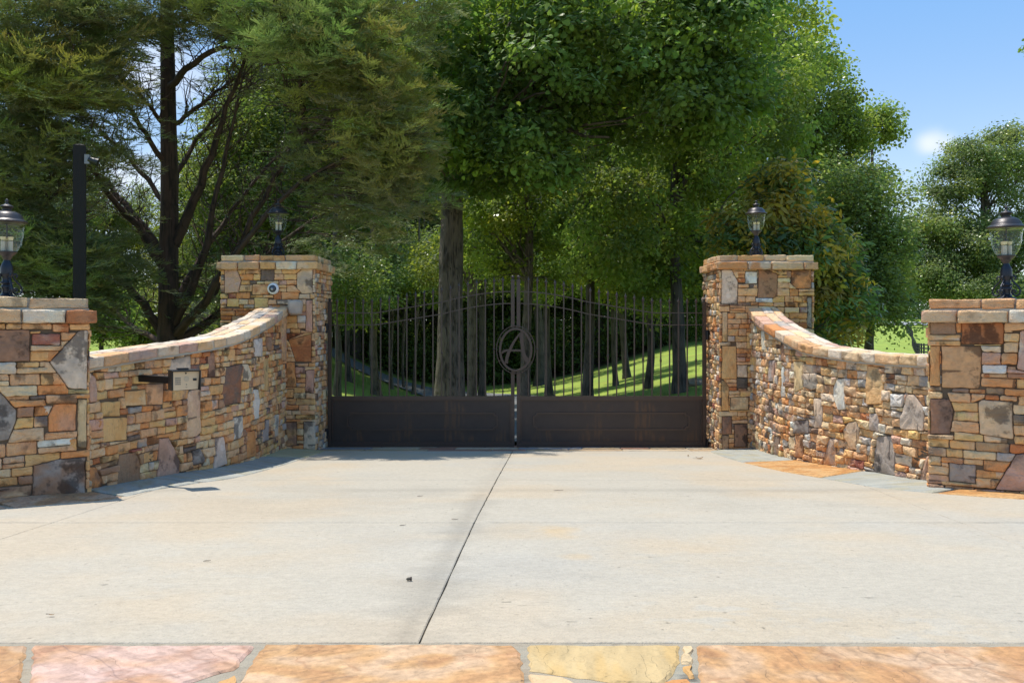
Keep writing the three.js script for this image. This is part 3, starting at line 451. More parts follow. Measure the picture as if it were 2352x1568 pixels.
// pixel of the photograph to (u, v) on a pillar's front face
function onFace({ x, d, w, dep, turn }, k, px, py) {
  const a = turn + k * Math.PI / 2, nx = Math.sin(a), nz = Math.cos(a), off = (k % 2 ? w : dep) / 2, c = V(x + nx * off, 0, -d + nz * off), r = V((px - CX) / F, (CY - py) / F, -1);
  const t = (c.x * nx + c.z * nz) / (r.x * nx + r.z * nz), p = r.multiplyScalar(t); return [(p.x - c.x) * Math.cos(a) - (p.z - c.z) * Math.sin(a), EYE + p.y];
}
const zoomPx = (sx, sy, k) => (x, y) => [(sx + x / k) * 0.9408, (sy + y / k) * 0.9408];        // where a point of an enlarged detail lies on the photograph
const ZA = zoomPx(0, 740, 3.1346), ZB = zoomPx(210, 740, 3.4086), ZC = zoomPx(500, 720, 3.9212), ZD = zoomPx(600, 460, 5.2268), ZE = zoomPx(1700, 600, 3.0156), ZF = zoomPx(1980, 820, 4.1258), ZG = zoomPx(2240, 720, 3.1346), ZH = zoomPx(0, 600, 2.412);
const quad = (Z, spec, toUV) => spec.map(([c, c2, plain, ...xy]) => { const poly = []; for (let i = 0; i < xy.length; i += 2) poly.push(toUV(...Z(xy[i], xy[i + 1]))); return feat(poly, c, c2, { plain: !!plain }); });

// the four pillars
const TALL_R = { x: 2.335 + 0.53, d: 10.43, w: 1.06, dep: 0.86, turn: 0 }, TALL_L = { x: -2.335 - 0.53, d: 10.43, w: 1.06, dep: 0.86, turn: 0 };
const NEAR_R = { x: 3.575, d: 6.36, w: 0.84, dep: 0.84, turn: -38 * Math.PI / 180 }, NEAR_L = { x: -3.52, d: 6.0, w: 0.84, dep: 0.84, turn: 38 * Math.PI / 180 };
const fTR = (x, y) => onFace(TALL_R, 0, x, y), fTL = (x, y) => onFace(TALL_L, 0, x, y), fNR = (x, y) => onFace(NEAR_R, 0, x, y), fNL = (x, y) => onFace(NEAR_L, 0, x, y);
const tallL = pillar('stone_pillar', 'tall stone gate pillar with the camera dome, left of the gate', {
  ...TALL_L, y0: -0.12, yCap: 2.08, seed: 11, faces: { 0: { weights: WARM, features: [
    ...quad(ZC, [['rust', 'orange', 1, 800, 430, 1020, 370, 1020, 640, 870, 640], ['orange', 'gold', 1, 780, 640, 860, 640, 880, 880, 775, 880], ['pink', 'tan', 1, 970, 50, 1030, 50, 1030, 360, 965, 345], ['pink', 'buff', 0, 965, 720, 1050, 710, 1045, 940, 960, 920], ['brown', 'gold', 1, 775, 1215, 880, 1210, 880, 1440, 770, 1450], ['pale', 'grey', 0, 945, 1210, 1060, 1210, 1055, 1480, 945, 1470], ['brown', 'rust', 0, 780, 365, 950, 365, 800, 425, 778, 425]], fTL),
    ...quad(ZD, [['dark', 'brown', 1, 200, 1010, 360, 1010, 370, 1090, 365, 1180, 190, 1180], ['buff', 'grey', 0, 730, 1015, 855, 1010, 855, 1340, 720, 1345, 650, 1270, 650, 1080]], fTL),
    ...quad(ZH, [['pink', 'tan', 1, 1322, 125, 1390, 125, 1420, 200, 1405, 275, 1322, 280]], fTL)] }, 1: { weights: COOL, rough: 0.009, wMin: 6, wMax: 16 } } });
const tallR = pillar('stone_pillar', 'tall sunlit stone gate pillar right of the gate', {
  ...TALL_R, y0: -0.12, yCap: 2.08, seed: 29, faces: { 0: { features: quad(ZE, [
    ['pale', 'grey', 0, 185, 175, 258, 172, 306, 260, 305, 430, 185, 430], ['brown', 'rust', 0, 460, 170, 515, 170, 600, 210, 595, 370, 570, 385, 450, 385], ['orange', 'brown', 0, 700, 165, 845, 165, 845, 315, 735, 315, 695, 280], ['white', 'pale', 1, 360, 190, 450, 190, 448, 278, 360, 280],
    ['gold', 'orange', 1, 190, 735, 295, 735, 298, 980, 185, 980], ['gold', 'buff', 1, 190, 485, 230, 485, 230, 705, 190, 705], ['pale', 'grey', 0, 300, 875, 378, 875, 378, 968, 300, 968], ['dark', 'brown', 1, 298, 972, 378, 972, 378, 1050, 298, 1050], ['gold', 'tan', 1, 186, 990, 205, 990, 240, 1040, 238, 1215, 186, 1215], ['buff', 'rust', 1, 250, 1115, 385, 1110, 385, 1205, 250, 1210],
    ['brown', 'dark', 0, 190, 1255, 262, 1255, 262, 1385, 190, 1390], ['brown', 'dark', 0, 280, 1310, 378, 1310, 375, 1480, 280, 1480], ['tan', 'brown', 1, 190, 1395, 240, 1395, 240, 1500, 190, 1510], ['grey', 'brown', 0, 815, 380, 850, 380, 850, 610, 815, 590]], fTR) }, 3: { weights: COOL, rough: 0.011, wMin: 6, wMax: 14 } } });
const nearL = pillar('stone_pillar', 'low stone pillar at the outer end of the left curved wall', {
  ...NEAR_L, y0: 0.2, yCap: 1.482, seed: 43, faces: { 0: { features: quad(ZA, [
    ['brown', 'dark', 0, -60, 200, 225, 200, 222, 448, -60, 450], ['pale', 'grey', 0, 600, 205, 672, 205, 662, 662, 520, 655, 370, 450], ['grey', 'dark', 0, -80, 680, 0, 680, 125, 820, 120, 900, 60, 1050, -80, 1065], ['orange', 'pink', 1, 410, 765, 583, 765, 578, 975, 365, 990, 360, 870], ['buff', 'dark', 0, 588, 728, 660, 728, 655, 1108, 583, 1105], ['brown', 'grey', 0, 250, 1240, 450, 1190, 650, 1172, 650, 1465, 237, 1490], ['red', 'pale', 1, 235, 232, 458, 230, 458, 325, 236, 322]], fNL), hMin: 5.5, hMax: 9, wMin: 9, wMax: 23 } } });
const nearR = pillar('stone_pillar', 'low stone pillar at the outer end of the right curved wall', {
  ...NEAR_R, y0: 0.17, yCap: 1.482, seed: 61, faces: { 0: { rough: 0.008, features: quad(ZG, [
    ['brown', 'dark', 1, 98, 210, 300, 205, 300, 303, 98, 303], ['rust', 'brown', 0, 345, 210, 660, 205, 670, 240, 665, 378, 335, 378], ['tan', 'brown', 0, 185, 388, 490, 388, 500, 430, 485, 718, 190, 710], ['orange', 'gold', 1, 98, 388, 178, 388, 182, 700, 98, 698], ['brown', 'dark', 0, 100, 790, 250, 790, 285, 880, 255, 1070, 105, 1065], ['buff', 'grey', 0, 470, 810, 500, 798, 735, 815, 742, 1105, 480, 1065],
    ['pink', 'brown', 1, 760, 1215, 900, 1205, 900, 1510, 595, 1490], ['pale', 'pink', 1, 790, 270, 900, 260, 900, 600, 765, 570], ['white', 'pale', 1, 500, 530, 695, 532, 690, 605, 500, 600]], fNR), hMin: 5.5, hMax: 9, wMin: 9, wMax: 23 }, 3: { rough: 0.008 } } });

// the two curved walls: a path in plan (x, depth) and the height of the coping's lower edge along it
function curvedWall(name, label, { path, profile, side, seed, toSpec, rough, weights, hMax, wMax, wMin }) {
  const curve = new THREE.CatmullRomCurve3(path.map(([x, d]) => V(x, 0, -d)), false, 'centripetal'), LEN = curve.getLength(), T = 0.24;
  const N = 240, pts = curve.getSpacedPoints(N);
  const P = (u) => { const k = clamp(u / LEN, 0, 1) * N, i = Math.min(N - 1, Math.floor(k)); return pts[i].clone().lerp(pts[i + 1], k - i); };
  const nrm = (u) => { const t = P(u + 0.03).sub(P(u - 0.03)).normalize(); return V(-t.z, 0, t.x).multiplyScalar(side); };       // towards the drive
  const low = (u) => { const d = -P(u).z; let i = 0; while (i < profile.length - 2 && profile[i + 1][0] > d) i++; const [a, ya] = profile[i], [b, yb] = profile[i + 1]; return lerp(ya, yb, clamp((d - a) / (b - a))); };
  const topOf = (u) => (low(u - 0.08) + 2 * low(u) + low(u + 0.08)) / 4, gnd = (u) => nearY(-P(u).z) - 0.02;
  const o = thing(name, label, 'garden wall');
  // mortar core as a bent slab
  const core = new THREE.BoxGeometry(LEN, 1, T, 60, 1, 1), cp = core.attributes.position;
  for (let i = 0; i < cp.count; i++) { const u = cp.getX(i) + LEN / 2, up = cp.getY(i) > 0, b = P(u).addScaledVector(nrm(u), -T / 2 + cp.getZ(i) * 1); cp.setXYZ(i, b.x, up ? topOf(u) + 0.02 : gnd(u) - 0.1, b.z); }
  core.computeVertexNormals(); part('mortar_core', core, M.joint, o);
  const uv = (px, py) => { let a = 0, b = LEN; const f = (u) => { const p = P(u); return (p.x / -p.z) * F + CX - px; }, fa = f(0) > 0; for (let i = 0; i < 40; i++) { const m = (a + b) / 2; if ((f(m) > 0) === fa) a = m; else b = m; } const p = P(a); return [side > 0 ? a : LEN - a, EYE + (CY - py) / F * -p.z]; };
  const U = (u) => (side > 0 ? u : LEN - u);                                    // u runs left to right as seen from the drive
  const map = (u, v, h) => { const q = U(u); return P(q).addScaledVector(nrm(q), h).setY(v); };
  const features = toSpec(uv);
  layFace(o, { u0: 0, u1: LEN, top: (u) => topOf(U(u)), bottom: (u) => gnd(U(u)), map, features, rough, weights, hMax: hMax ?? 9, wMin: wMin ?? 6, wMax: wMax ?? 17, hMin: 5 }, seed);
  layFace(o, { u0: 0, u1: LEN, top: (u) => topOf(LEN - U(u)), bottom: (u) => gnd(LEN - U(u)), map: (u, v, h) => { const q = LEN - U(u); return P(q).addScaledVector(nrm(q), -T - h).setY(v); }, rough, weights, single: false, wMin: 12, wMax: 30, hMin: 7, hMax: 14 }, seed + 5);
  closeStones(o);
  // coping: front row of edge stones, irregular flags behind
  const R = rngOf(seed + 3), OV = 0.055, TH = 0.075, W = T + 2 * OV;
  const bent = (u0, w0) => (x, y, z) => { const q = clamp(u0 + x, 0.0, LEN), p = P(q).addScaledVector(nrm(q), OV - w0 + z * 1); return p.setY(topOf(q) + TH / 2 + y + 0.004); };
  for (const [w0, ww] of [[0, 0.15], [0.15, 0.11], [0.26, W - 0.26]]) {
    let u = 0; while (u < LEN - 0.01) {
      let L = (w0 ? 0.18 : 0.14) + 0.26 * R(); if (LEN - u - L < 0.14) L = LEN - u;
      const key = pick(w0 ? { pale: 5, buff: 3, white: 2, pink: 1, grey: 1 } : { buff: 5, pale: 3.5, tan: 3, pink: 1.2, orange: 0.25, rust: 0.1 }, R), tone = 0.95 + 0.15 * R(), wid = ww - 0.008, f = bent(u + L / 2, w0 + ww / 2);
      const g = slab(L - 0.009, TH, wid, { R, color: PAL[key].map((q) => Math.min(0.82, q * tone)), color2: PAL[w0 ? 'pale' : pick(CAPW, R)], r: 0.006, amp: 0.010, step: 0.022, map: (x, y, z) => f(x, y + (R() - 0.5) * 0.0, z) });
      if (side < 0) { const a = g.index.array; for (let i = 0; i < a.length; i += 3) { const q = a[i]; a[i] = a[i + 1]; a[i + 1] = q; } smoothByPlace(g); }
      part('coping_stone', g, M.ledge, o); u += L;
    }
  }
  const bed = new THREE.BoxGeometry(LEN, 1, W - 0.03, 60, 1, 1), bp = bed.attributes.position;
  for (let i = 0; i < bp.count; i++) { const u = bp.getX(i) + LEN / 2, up = bp.getY(i) > 0, b = P(u).addScaledVector(nrm(u), -T / 2 + bp.getZ(i)); bp.setXYZ(i, b.x, topOf(u) + (up ? TH - 0.008 : -0.012), b.z); }
  bed.computeVertexNormals(); part('coping_mortar', bed, M.paleMortar, o);
  return { o, P, nrm, topOf, LEN };
}
const wallR = curvedWall('curved_wall', 'curved sunlit stone wall sweeping down from the right gate pillar', {
  path: [[2.70, 10.02], [2.68, 9.5], [2.67, 8.9], [2.70, 8.3], [2.78, 7.85], [2.94, 7.25], [3.03, 6.8], [3.13, 6.5], [3.2, 6.35]], side: 1, seed: 77, rough: 0.014, weights: COOL, hMax: 8.5, wMin: 8, wMax: 18,
  profile: [[10.1, 1.606], [9.7, 1.47], [9.28, 1.384], [8.68, 1.29], [8.15, 1.194], [7.67, 1.159], [7.35, 1.146], [6.98, 1.146], [6.3, 1.152]],
  toSpec: (uv) => [...quad(ZE, [['white', 'grey', 0, 490, 620, 515, 615, 520, 770, 490, 770], ['brown', 'grey', 0, 630, 710, 665, 710, 660, 850, 632, 850], ['grey', 'pink', 0, 540, 840, 585, 840, 582, 1000, 540, 1000], ['buff', 'tan', 1, 735, 850, 800, 850, 795, 1050, 735, 1080], ['white', 'white', 1, 645, 880, 655, 880, 662, 1110, 630, 1115], ['pale', 'tan', 1, 664, 900, 705, 900, 700, 1005, 664, 1005], ['grey', 'pale', 0, 800, 940, 890, 935, 905, 990, 900, 1050, 860, 1065, 800, 1040], ['pale', 'grey', 0, 870, 1120, 935, 1120, 935, 1345, 875, 1340], ['dark', 'grey', 1, 735, 1285, 835, 1280, 835, 1380, 725, 1385], ['buff', 'pale', 1, 690, 1405, 738, 1405, 735, 1500, 692, 1500], ['brown', 'grey', 0, 585, 1400, 620, 1400, 622, 1550, 580, 1550], ['brown', 'tan', 0, 745, 1390, 800, 1390, 800, 1560, 745, 1560]], uv),
    ...quad(ZF, [['white', 'pale', 1, 275, 430, 350, 425, 360, 740, 290, 750, 240, 620, 240, 530], ['gold', 'buff', 1, 590, 295, 690, 310, 745, 400, 750, 500, 740, 690, 580, 690, 570, 500], ['pale', 'grey', 0, 980, 590, 1060, 590, 1140, 700, 1165, 800, 1160, 960, 920, 940, 915, 820], ['white', 'white', 1, 820, 580, 955, 585, 930, 720, 820, 715], ['grey', 'pale', 0, 610, 780, 690, 775, 705, 850, 700, 975, 605, 950], ['buff', 'grey', 0, 400, 870, 470, 855, 500, 930, 480, 1150, 400, 1140, 350, 1030, 345, 940], ['grey', 'dark', 0, 690, 1005, 830, 1005, 865, 1150, 865, 1405, 650, 1380, 660, 1150], ['tan', 'grey', 0, 200, 1030, 255, 1020, 270, 1200, 265, 1310, 130, 1300, 150, 1180], ['pink', 'brown', 0, 1180, 1205, 1203, 1205, 1203, 1455, 1115, 1455]], uv)] });
const wallL = curvedWall('curved_wall', 'curved shaded stone wall sweeping down from the left gate pillar', {
  path: [[-2.665, 10.02], [-2.62, 9.3], [-2.59, 8.5], [-2.60, 8.0], [-2.66, 7.58], [-2.77, 7.13], [-2.89, 6.67], [-2.97, 6.25], [-3.02, 6.0]], side: -1, seed: 91, rough: 0.010, weights: WARM, hMax: 9, wMin: 8, wMax: 20,
  profile: [[10.1, 1.585], [9.6, 1.52], [9.11, 1.441], [8.54, 1.363], [7.93, 1.286], [7.51, 1.248], [7.07, 1.221], [6.73, 1.2], [6.35, 1.176], [5.95, 1.151]],
  toSpec: (uv) => [...quad(ZB, [['pink', 'grey', 0, 8, 590, 55, 600, 75, 700, 78, 820, 8, 830], ['pale', 'grey', 0, 690, 470, 865, 430, 862, 580, 675, 585], ['tan', 'brown', 1, 490, 670, 640, 670, 632, 845, 488, 850], ['buff', 'gold', 1, 295, 730, 480, 715, 485, 850, 300, 855], ['gold', 'orange', 1, 110, 820, 265, 810, 268, 940, 108, 945], ['gold', 'tan', 1, 120, 955, 335, 945, 332, 1140, 125, 1160], ['buff', 'pink', 0, 835, 740, 940, 680, 945, 1080, 900, 1115, 830, 1125, 825, 820], ['pink', 'brown', 0, 600, 1120, 680, 1115, 770, 1300, 765, 1420, 575, 1455], ['brown', 'pink', 1, 258, 1260, 405, 1232, 440, 1350, 438, 1475, 245, 1510], ['orange', 'dark', 0, 8, 1360, 75, 1360, 125, 1530, 8, 1560], ['pale', 'white', 0, 1060, 1115, 1130, 1105, 1155, 1340, 1045, 1385], ['grey', 'dark', 0, 870, 1225, 940, 1205, 985, 1290, 975, 1330, 870, 1350]], uv),
    ...quad(ZC, [['dark', 'rust', 1, 178, 690, 340, 655, 330, 1030, 165, 1060, 145, 900], ['pale', 'grey', 0, 345, 660, 400, 655, 430, 770, 420, 825, 345, 825], ['white', 'grey', 0, 455, 425, 535, 405, 535, 595, 455, 590], ['gold', 'brown', 1, 550, 600, 605, 600, 600, 920, 540, 920], ['white', 'white', 1, 450, 905, 490, 900, 508, 1000, 500, 1185, 455, 1195, 440, 1050], ['white', 'grey', 0, 265, 1170, 340, 1150, 345, 1290, 320, 1370, 245, 1390], ['orange', 'rust', 1, 390, 1310, 465, 1290, 475, 1540, 380, 1568], ['grey', 'white', 0, 550, 1190, 595, 1190, 600, 1390, 530, 1420], ['pale', 'pink', 1, 655, 1145, 685, 1140, 690, 1350, 640, 1370], ['tan', 'pink', 1, 722, 190, 765, 190, 765, 630, 722, 630], ['brown', 'grey', 0, 25, 550, 80, 545, 93, 680, 85, 790, 20, 790]], uv)] });
{
  const R = rngOf(5), g = slab(0.15, 0.17, 0.13, { R, color: PAL.pale, color2: PAL.grey, r: 0.05, amp: 0.016, step: 0.03 }); g.translate(-2.53, 1.64, -9.92);
  part('end_stone', g, M.feature, wallL.o);
}
// ---------------------------------------------------------------- iron gate
M.iron = std({ name: 'bronze-brown painted iron', color: rgb(0.066, 0.044, 0.034), roughness: 0.36, metalness: 0.25 });
const rustStreak = texture(1024, 256, (u, v) => { const s = fbm(u * 90, v * 2.2, 4, 3), r = sst(0.5, 0.72, fbm(u * 14, v * 1.5, 4, 13)) * sst(0.35, 0.6, s), k = 0.85 + 0.3 * (fbm(u * 30, v * 8, 4, 23) - 0.5); return mix3([0.055, 0.039, 0.032], [0.17, 0.085, 0.034], 0.45 * r).map((q) => q * k); });
M.ironSheet = std({ name: 'rust-streaked sheet', map: rustStreak, roughness: 0.42, metalness: 0.2 });
M.hinge = std({ name: 'black iron', color: rgb(0.02, 0.02, 0.022), roughness: 0.4, metalness: 0.4 });
{
  const GD = 10.55, gx = (zx) => ((780 + zx / 2.4247) * 0.9408 - CX) / F * GD, gy = (zy) => EYE + (CY - (640 + zy / 2.4247) * 0.9408) / F * GD;
  const railY = (zx) => { const k = zx < 1160 ? clamp((1130 - zx) / 800) : clamp((zx - 1190) / 790); return gy(173 + 127 * (k < 0.5 ? 1.62 * Math.pow(k, 1.75) : 0.4816 + (k - 0.5) * 1.0368)); };
  const spear = new THREE.LatheGeometry([[0, 0.085], [0.004, 0.078], [0.007, 0.072], [0.005, 0.066], [0.010, 0.058], [0.0175, 0.040], [0.012, 0.028], [0.0085, 0.024], [0.014, 0.019], [0.014, 0.013], [0.009, 0.009], [0.0085, -0.008], [0.012, -0.012], [0.012, -0.018], [0.008, -0.022]].reverse().map(([r, y]) => new THREE.Vector2(r, y)), 10);
  const spearLeaf = merge([spear, new THREE.SphereGeometry(0.016, 8, 6).scale(1.25, 0.8, 0.7).translate(0, 0.036, 0)]);
  const knuckle = merge([new THREE.SphereGeometry(0.016, 10, 8).scale(1, 0.9, 1), box(0.021, 0.006, 0.021, 0, 0.017, 0), box(0.021, 0.006, 0.021, 0, -0.017, 0)]);
  const ball = merge([new THREE.SphereGeometry(0.023, 14, 10).translate(0, 0.034, 0), new THREE.CylinderGeometry(0.012, 0.02, 0.02, 12).translate(0, 0.008, 0), box(0.054, 0.012, 0.054, 0, -0.004, 0)]);
  for (const side of [-1, 1]) {
    const left = side < 0, Z = left ? [50, 1155] : [1168, 2290], hinge = left ? 60 : 2279, meet = left ? 1144 : 1178;
    const o = thing('gate_leaf', left ? 'left leaf of the dark iron gate with a rust-streaked lower panel' : 'right leaf of the dark iron gate carrying the oval letter emblem', 'gate', [0, 0, -GD]);
    const x0 = gx(Z[0]), x1 = gx(Z[1]), yB = gy(1097), yP = gy(802), W = 0.044;
    const hp = gx(hinge), mp = gx(meet);
    part('hinge_post', box(W, gy(235) - yB, W, hp, (gy(235) + yB) / 2, 0), M.iron, o); part('post_cap', ball.clone().scale(0.8, 0.8, 0.8).translate(hp, gy(235), 0), M.iron, o);
    const ringTop = EYE + (CY - 753) / F * GD, ringBot = EYE + (CY - 853) / F * GD, topY = gy(105);
    part('meeting_post', box(W, topY - ringTop - 0.005, W, mp, (topY + ringTop) / 2, 0), M.iron, o); part('meeting_post', box(W, ringBot - yB, W, mp, (ringBot + yB) / 2, 0), M.iron, o);
    const mb = part('post_cap', ball.clone().translate(mp, topY, 0), M.iron, o);
    const inx0 = Math.min(hp, mp) + W / 2, inx1 = Math.max(hp, mp) - W / 2, L = inx1 - inx0, cx = (inx0 + inx1) / 2;
    part('middle_rail', box(L, 0.042, 0.04, cx, yP, 0), M.iron, o); part('bottom_rail', box(L, 0.062, 0.042, cx, gy(1083), 0), M.iron, o);
    const py0 = gy(1083) + 0.031, py1 = yP - 0.021, pg = new THREE.BoxGeometry(L, py1 - py0, 0.006); part('sheet_panel', pg.translate(cx, (py0 + py1) / 2, -0.008), M.ironSheet, o);
    part('panel_bead', merge([box(L - 0.02, 0.014, 0.012, cx, py1 - 0.007, 0.004), box(L - 0.02, 0.014, 0.012, cx, py0 + 0.007, 0.004), box(0.014, py1 - py0 - 0.028, 0.012, inx0 + 0.009, (py0 + py1) / 2, 0.004), box(0.014, py1 - py0 - 0.028, 0.012, inx1 - 0.009, (py0 + py1) / 2, 0.004)]), M.iron, o);
    // raised moulding with notched corners
    const [ma, mc] = left ? [gx(165), gx(1052)] : [gx(1268), gx(2187)], mt = gy(893), mbm = gy(990), nx = 0.042, ny = 0.042;
    const outl = [[ma + nx, mt], [mc - nx, mt], [mc - nx, mt - ny * 0.5], [mc, mt - ny], [mc, mbm + ny], [mc - nx, mbm + ny * 0.5], [mc - nx, mbm], [ma + nx, mbm], [ma + nx, mbm + ny * 0.5], [ma, mbm + ny], [ma, mt - ny], [ma + nx, mt - ny * 0.5]];
    part('panel_moulding', merge(outl.map((p, i) => { const q = outl[(i + 1) % outl.length], dx = q[0] - p[0], dy = q[1] - p[1], l = Math.hypot(dx, dy), e = 0.005 / l; return bar(V(p[0] - dx * e, p[1] - dy * e, 0.0022 + (i % 2) * 0.0006), V(q[0] + dx * e, q[1] + dy * e, 0.0022 + (i % 2) * 0.0006), 0.018, 0.02); })), M.iron, o);
    // rails that follow the arch
    for (const drop of [0, 0.145]) { const pts = [], n = 40; for (let i = 0; i <= n; i++) { const zx = lerp(left ? 70 : 1190, left ? 1134 : 2268, i / n), x = gx(zx); pts.push(V(x, railY(zx) - drop, 0)); } const k = []; for (let i = 0; i < n; i++) k.push(bar(pts[i], pts[i + 1].clone().lerp(pts[i], -0.02), 0.02, 0.012)); part('arched_rail', merge(k), M.iron, o); }
    // bars with spear heads
    for (let i = 0; i < 20; i++) {
      const zx = left ? lerp(103, 1085, i / 19) : lerp(1237, 2230, i / 19), x = gx(zx), top = railY(zx) + 0.088, inRing = Math.abs(zx - 1160) < 82;
      const k = left ? (i + 0) % 2 === 0 : i % 2 === 1, ky = gy(zx < 1160 ? lerp(515, 582, clamp((1030 - zx) / 920)) : lerp(516, 582, clamp((zx - 1288) / 720)));
      const b = part('bar', inRing ? box(0.0155, top - ringTop + 0.02, 0.0155, x, (top + ringTop - 0.02) / 2, 0.001) : box(0.0155, top - yP - 0.021, 0.0155, x, (top + yP + 0.021) / 2, 0.001), M.iron, o);
      if (inRing) part('bar', box(0.0155, ringBot + 0.02 - yP - 0.021, 0.0155, x, (ringBot + 0.02 + yP + 0.021) / 2, 0.001), M.iron, o);
      const f = part('spear_head', spearLeaf, M.iron, b); f.position.set(x, top + 0.012, 0);
      if (k && !inRing) { const c = part('knuckle', knuckle, M.iron, b); c.position.set(x, ky, 0); }
    }
    for (const zy of left ? [390, 1010] : [430, 1070]) { const hx = hp + side * 0.05, h = part('hinge', merge([box(0.075, 0.05, 0.05, hp + side * 0.045, gy(zy) + 0.015, 0.02), box(0.028, 0.16, 0.07, hp + side * 0.075, gy(zy), 0.035), new THREE.CylinderGeometry(0.016, 0.016, 0.12, 10).translate(hp + side * 0.03, gy(zy), 0.045)]), M.hinge, o); }
    if (!left) {
      const ex = (1184.5 - CX) / F * GD, ey = EYE + (CY - 802.7) / F * GD, s = 0.18 / F * GD;
      const em = new THREE.Group(); em.name = 'emblem'; o.add(em); em.position.set(ex, ey, 0.03);
      const band = (rx, ry, w, dep) => { const sh = new THREE.Shape(); sh.absellipse(0, 0, rx, ry, 0, 2 * Math.PI); const ho = new THREE.Path(); ho.absellipse(0, 0, rx - w, ry - w, 0, 2 * Math.PI); sh.holes.push(ho); return new THREE.ExtrudeGeometry(sh, { depth: dep, bevelEnabled: true, bevelSize: 0.002, bevelThickness: 0.002, bevelSegments: 1, curveSegments: 48 }).translate(0, 0, -dep / 2); };
      part('oval_ring', band(212 * s, 278 * s, 26 * s, 0.02), M.iron, em); part('outer_ring', band(248 * s, 306 * s, 8 * s, 0.008), M.iron, em);
      for (let k = 0; k < 6; k++) { const a = k * Math.PI / 3 + 0.5; part('ring_stay', bar(V(Math.cos(a) * 205 * s, Math.sin(a) * 272 * s, 0), V(Math.cos(a) * 246 * s, Math.sin(a) * 304 * s, 0), 0.008), M.iron, em); }
      const A = (x, y) => [(x - 570) * s, (1010 - y) * s], shape = (pts) => { const sh = new THREE.Shape(); sh.moveTo(...A(...pts[0])); for (let i = 1; i < pts.length; i++) { const p = pts[i]; if (p.length === 4) sh.quadraticCurveTo(...A(p[0], p[1]), ...A(p[2], p[3])); else sh.lineTo(...A(...p)); } return new THREE.ExtrudeGeometry(sh, { depth: 0.014, bevelEnabled: true, bevelSize: 0.0015, bevelThickness: 0.0015, bevelSegments: 1 }).translate(0, 0, -0.007); };
      const thick = shape([[612, 800], [640, 780], [668, 782], [660, 900, 690, 1040], [706, 1110, 745, 1130], [738, 1170], [700, 1180, 668, 1130], [640, 1070, 634, 960], [620, 860]]);
      const thin = shape([[606, 812], [640, 785], [640, 800], [560, 900, 520, 1000], [480, 1090, 472, 1150], [470, 1185], [415, 1185], [432, 1160], [438, 1080, 486, 990], [540, 880, 606, 812]]).translate(0, 0, 0.002);
      const cross = shape([[640, 1008], [640, 1032], [470, 1032], [420, 1034, 404, 1062], [392, 1052], [400, 1010, 448, 1006]]).translate(0, 0, -0.002);
      part('letter', merge([thick, thin, cross]), M.iron, em);
    }
  }
}
// ---------------------------------------------------------------- lanterns on the pillars
M.bronze = std({ name: 'dark bronze', color: rgb(0.05, 0.044, 0.045), roughness: 0.38, metalness: 0.55, bumpMap: stoneBump, bumpScale: 0.002 });
M.bronzeDark = std({ name: 'dark blue-black iron', color: rgb(0.022, 0.023, 0.03), roughness: 0.35, metalness: 0.4 });
const seedy = texture(512, 512, (u, v) => { let k = fbm(u * 8, v * 8, 3, 5, 8); const gx = Math.floor(u * 12), gy = Math.floor(v * 12); for (let a = -1; a < 2; a++) for (let b = -1; b < 2; b++) { const i = (gx + a + 12) % 12, j = (gy + b + 12) % 12, dx = u * 12 - (gx + a + h2(i, j, 3)), dy = v * 12 - (gy + b + h2(i, j, 4)), r = Math.hypot(dx, dy); k += 0.5 * Math.max(0, 1 - r / 0.42); } return k * 0.6; }, { color: false }); seedy.repeat.set(2, 1);
M.seedyGlass = phys({ name: 'rippled lantern glass', color: rgb(0.93, 0.95, 0.86), transmission: 1, thickness: 0, roughness: 0.12, ior: 1.5, bumpMap: seedy, bumpScale: 0.006 });
M.candle = std({ name: 'ivory candle sleeve', color: rgb(0.75, 0.64, 0.44), roughness: 0.6 });
M.tube = std({ name: 'bulb', color: rgb(0.5, 0.45, 0.42), roughness: 0.3 });
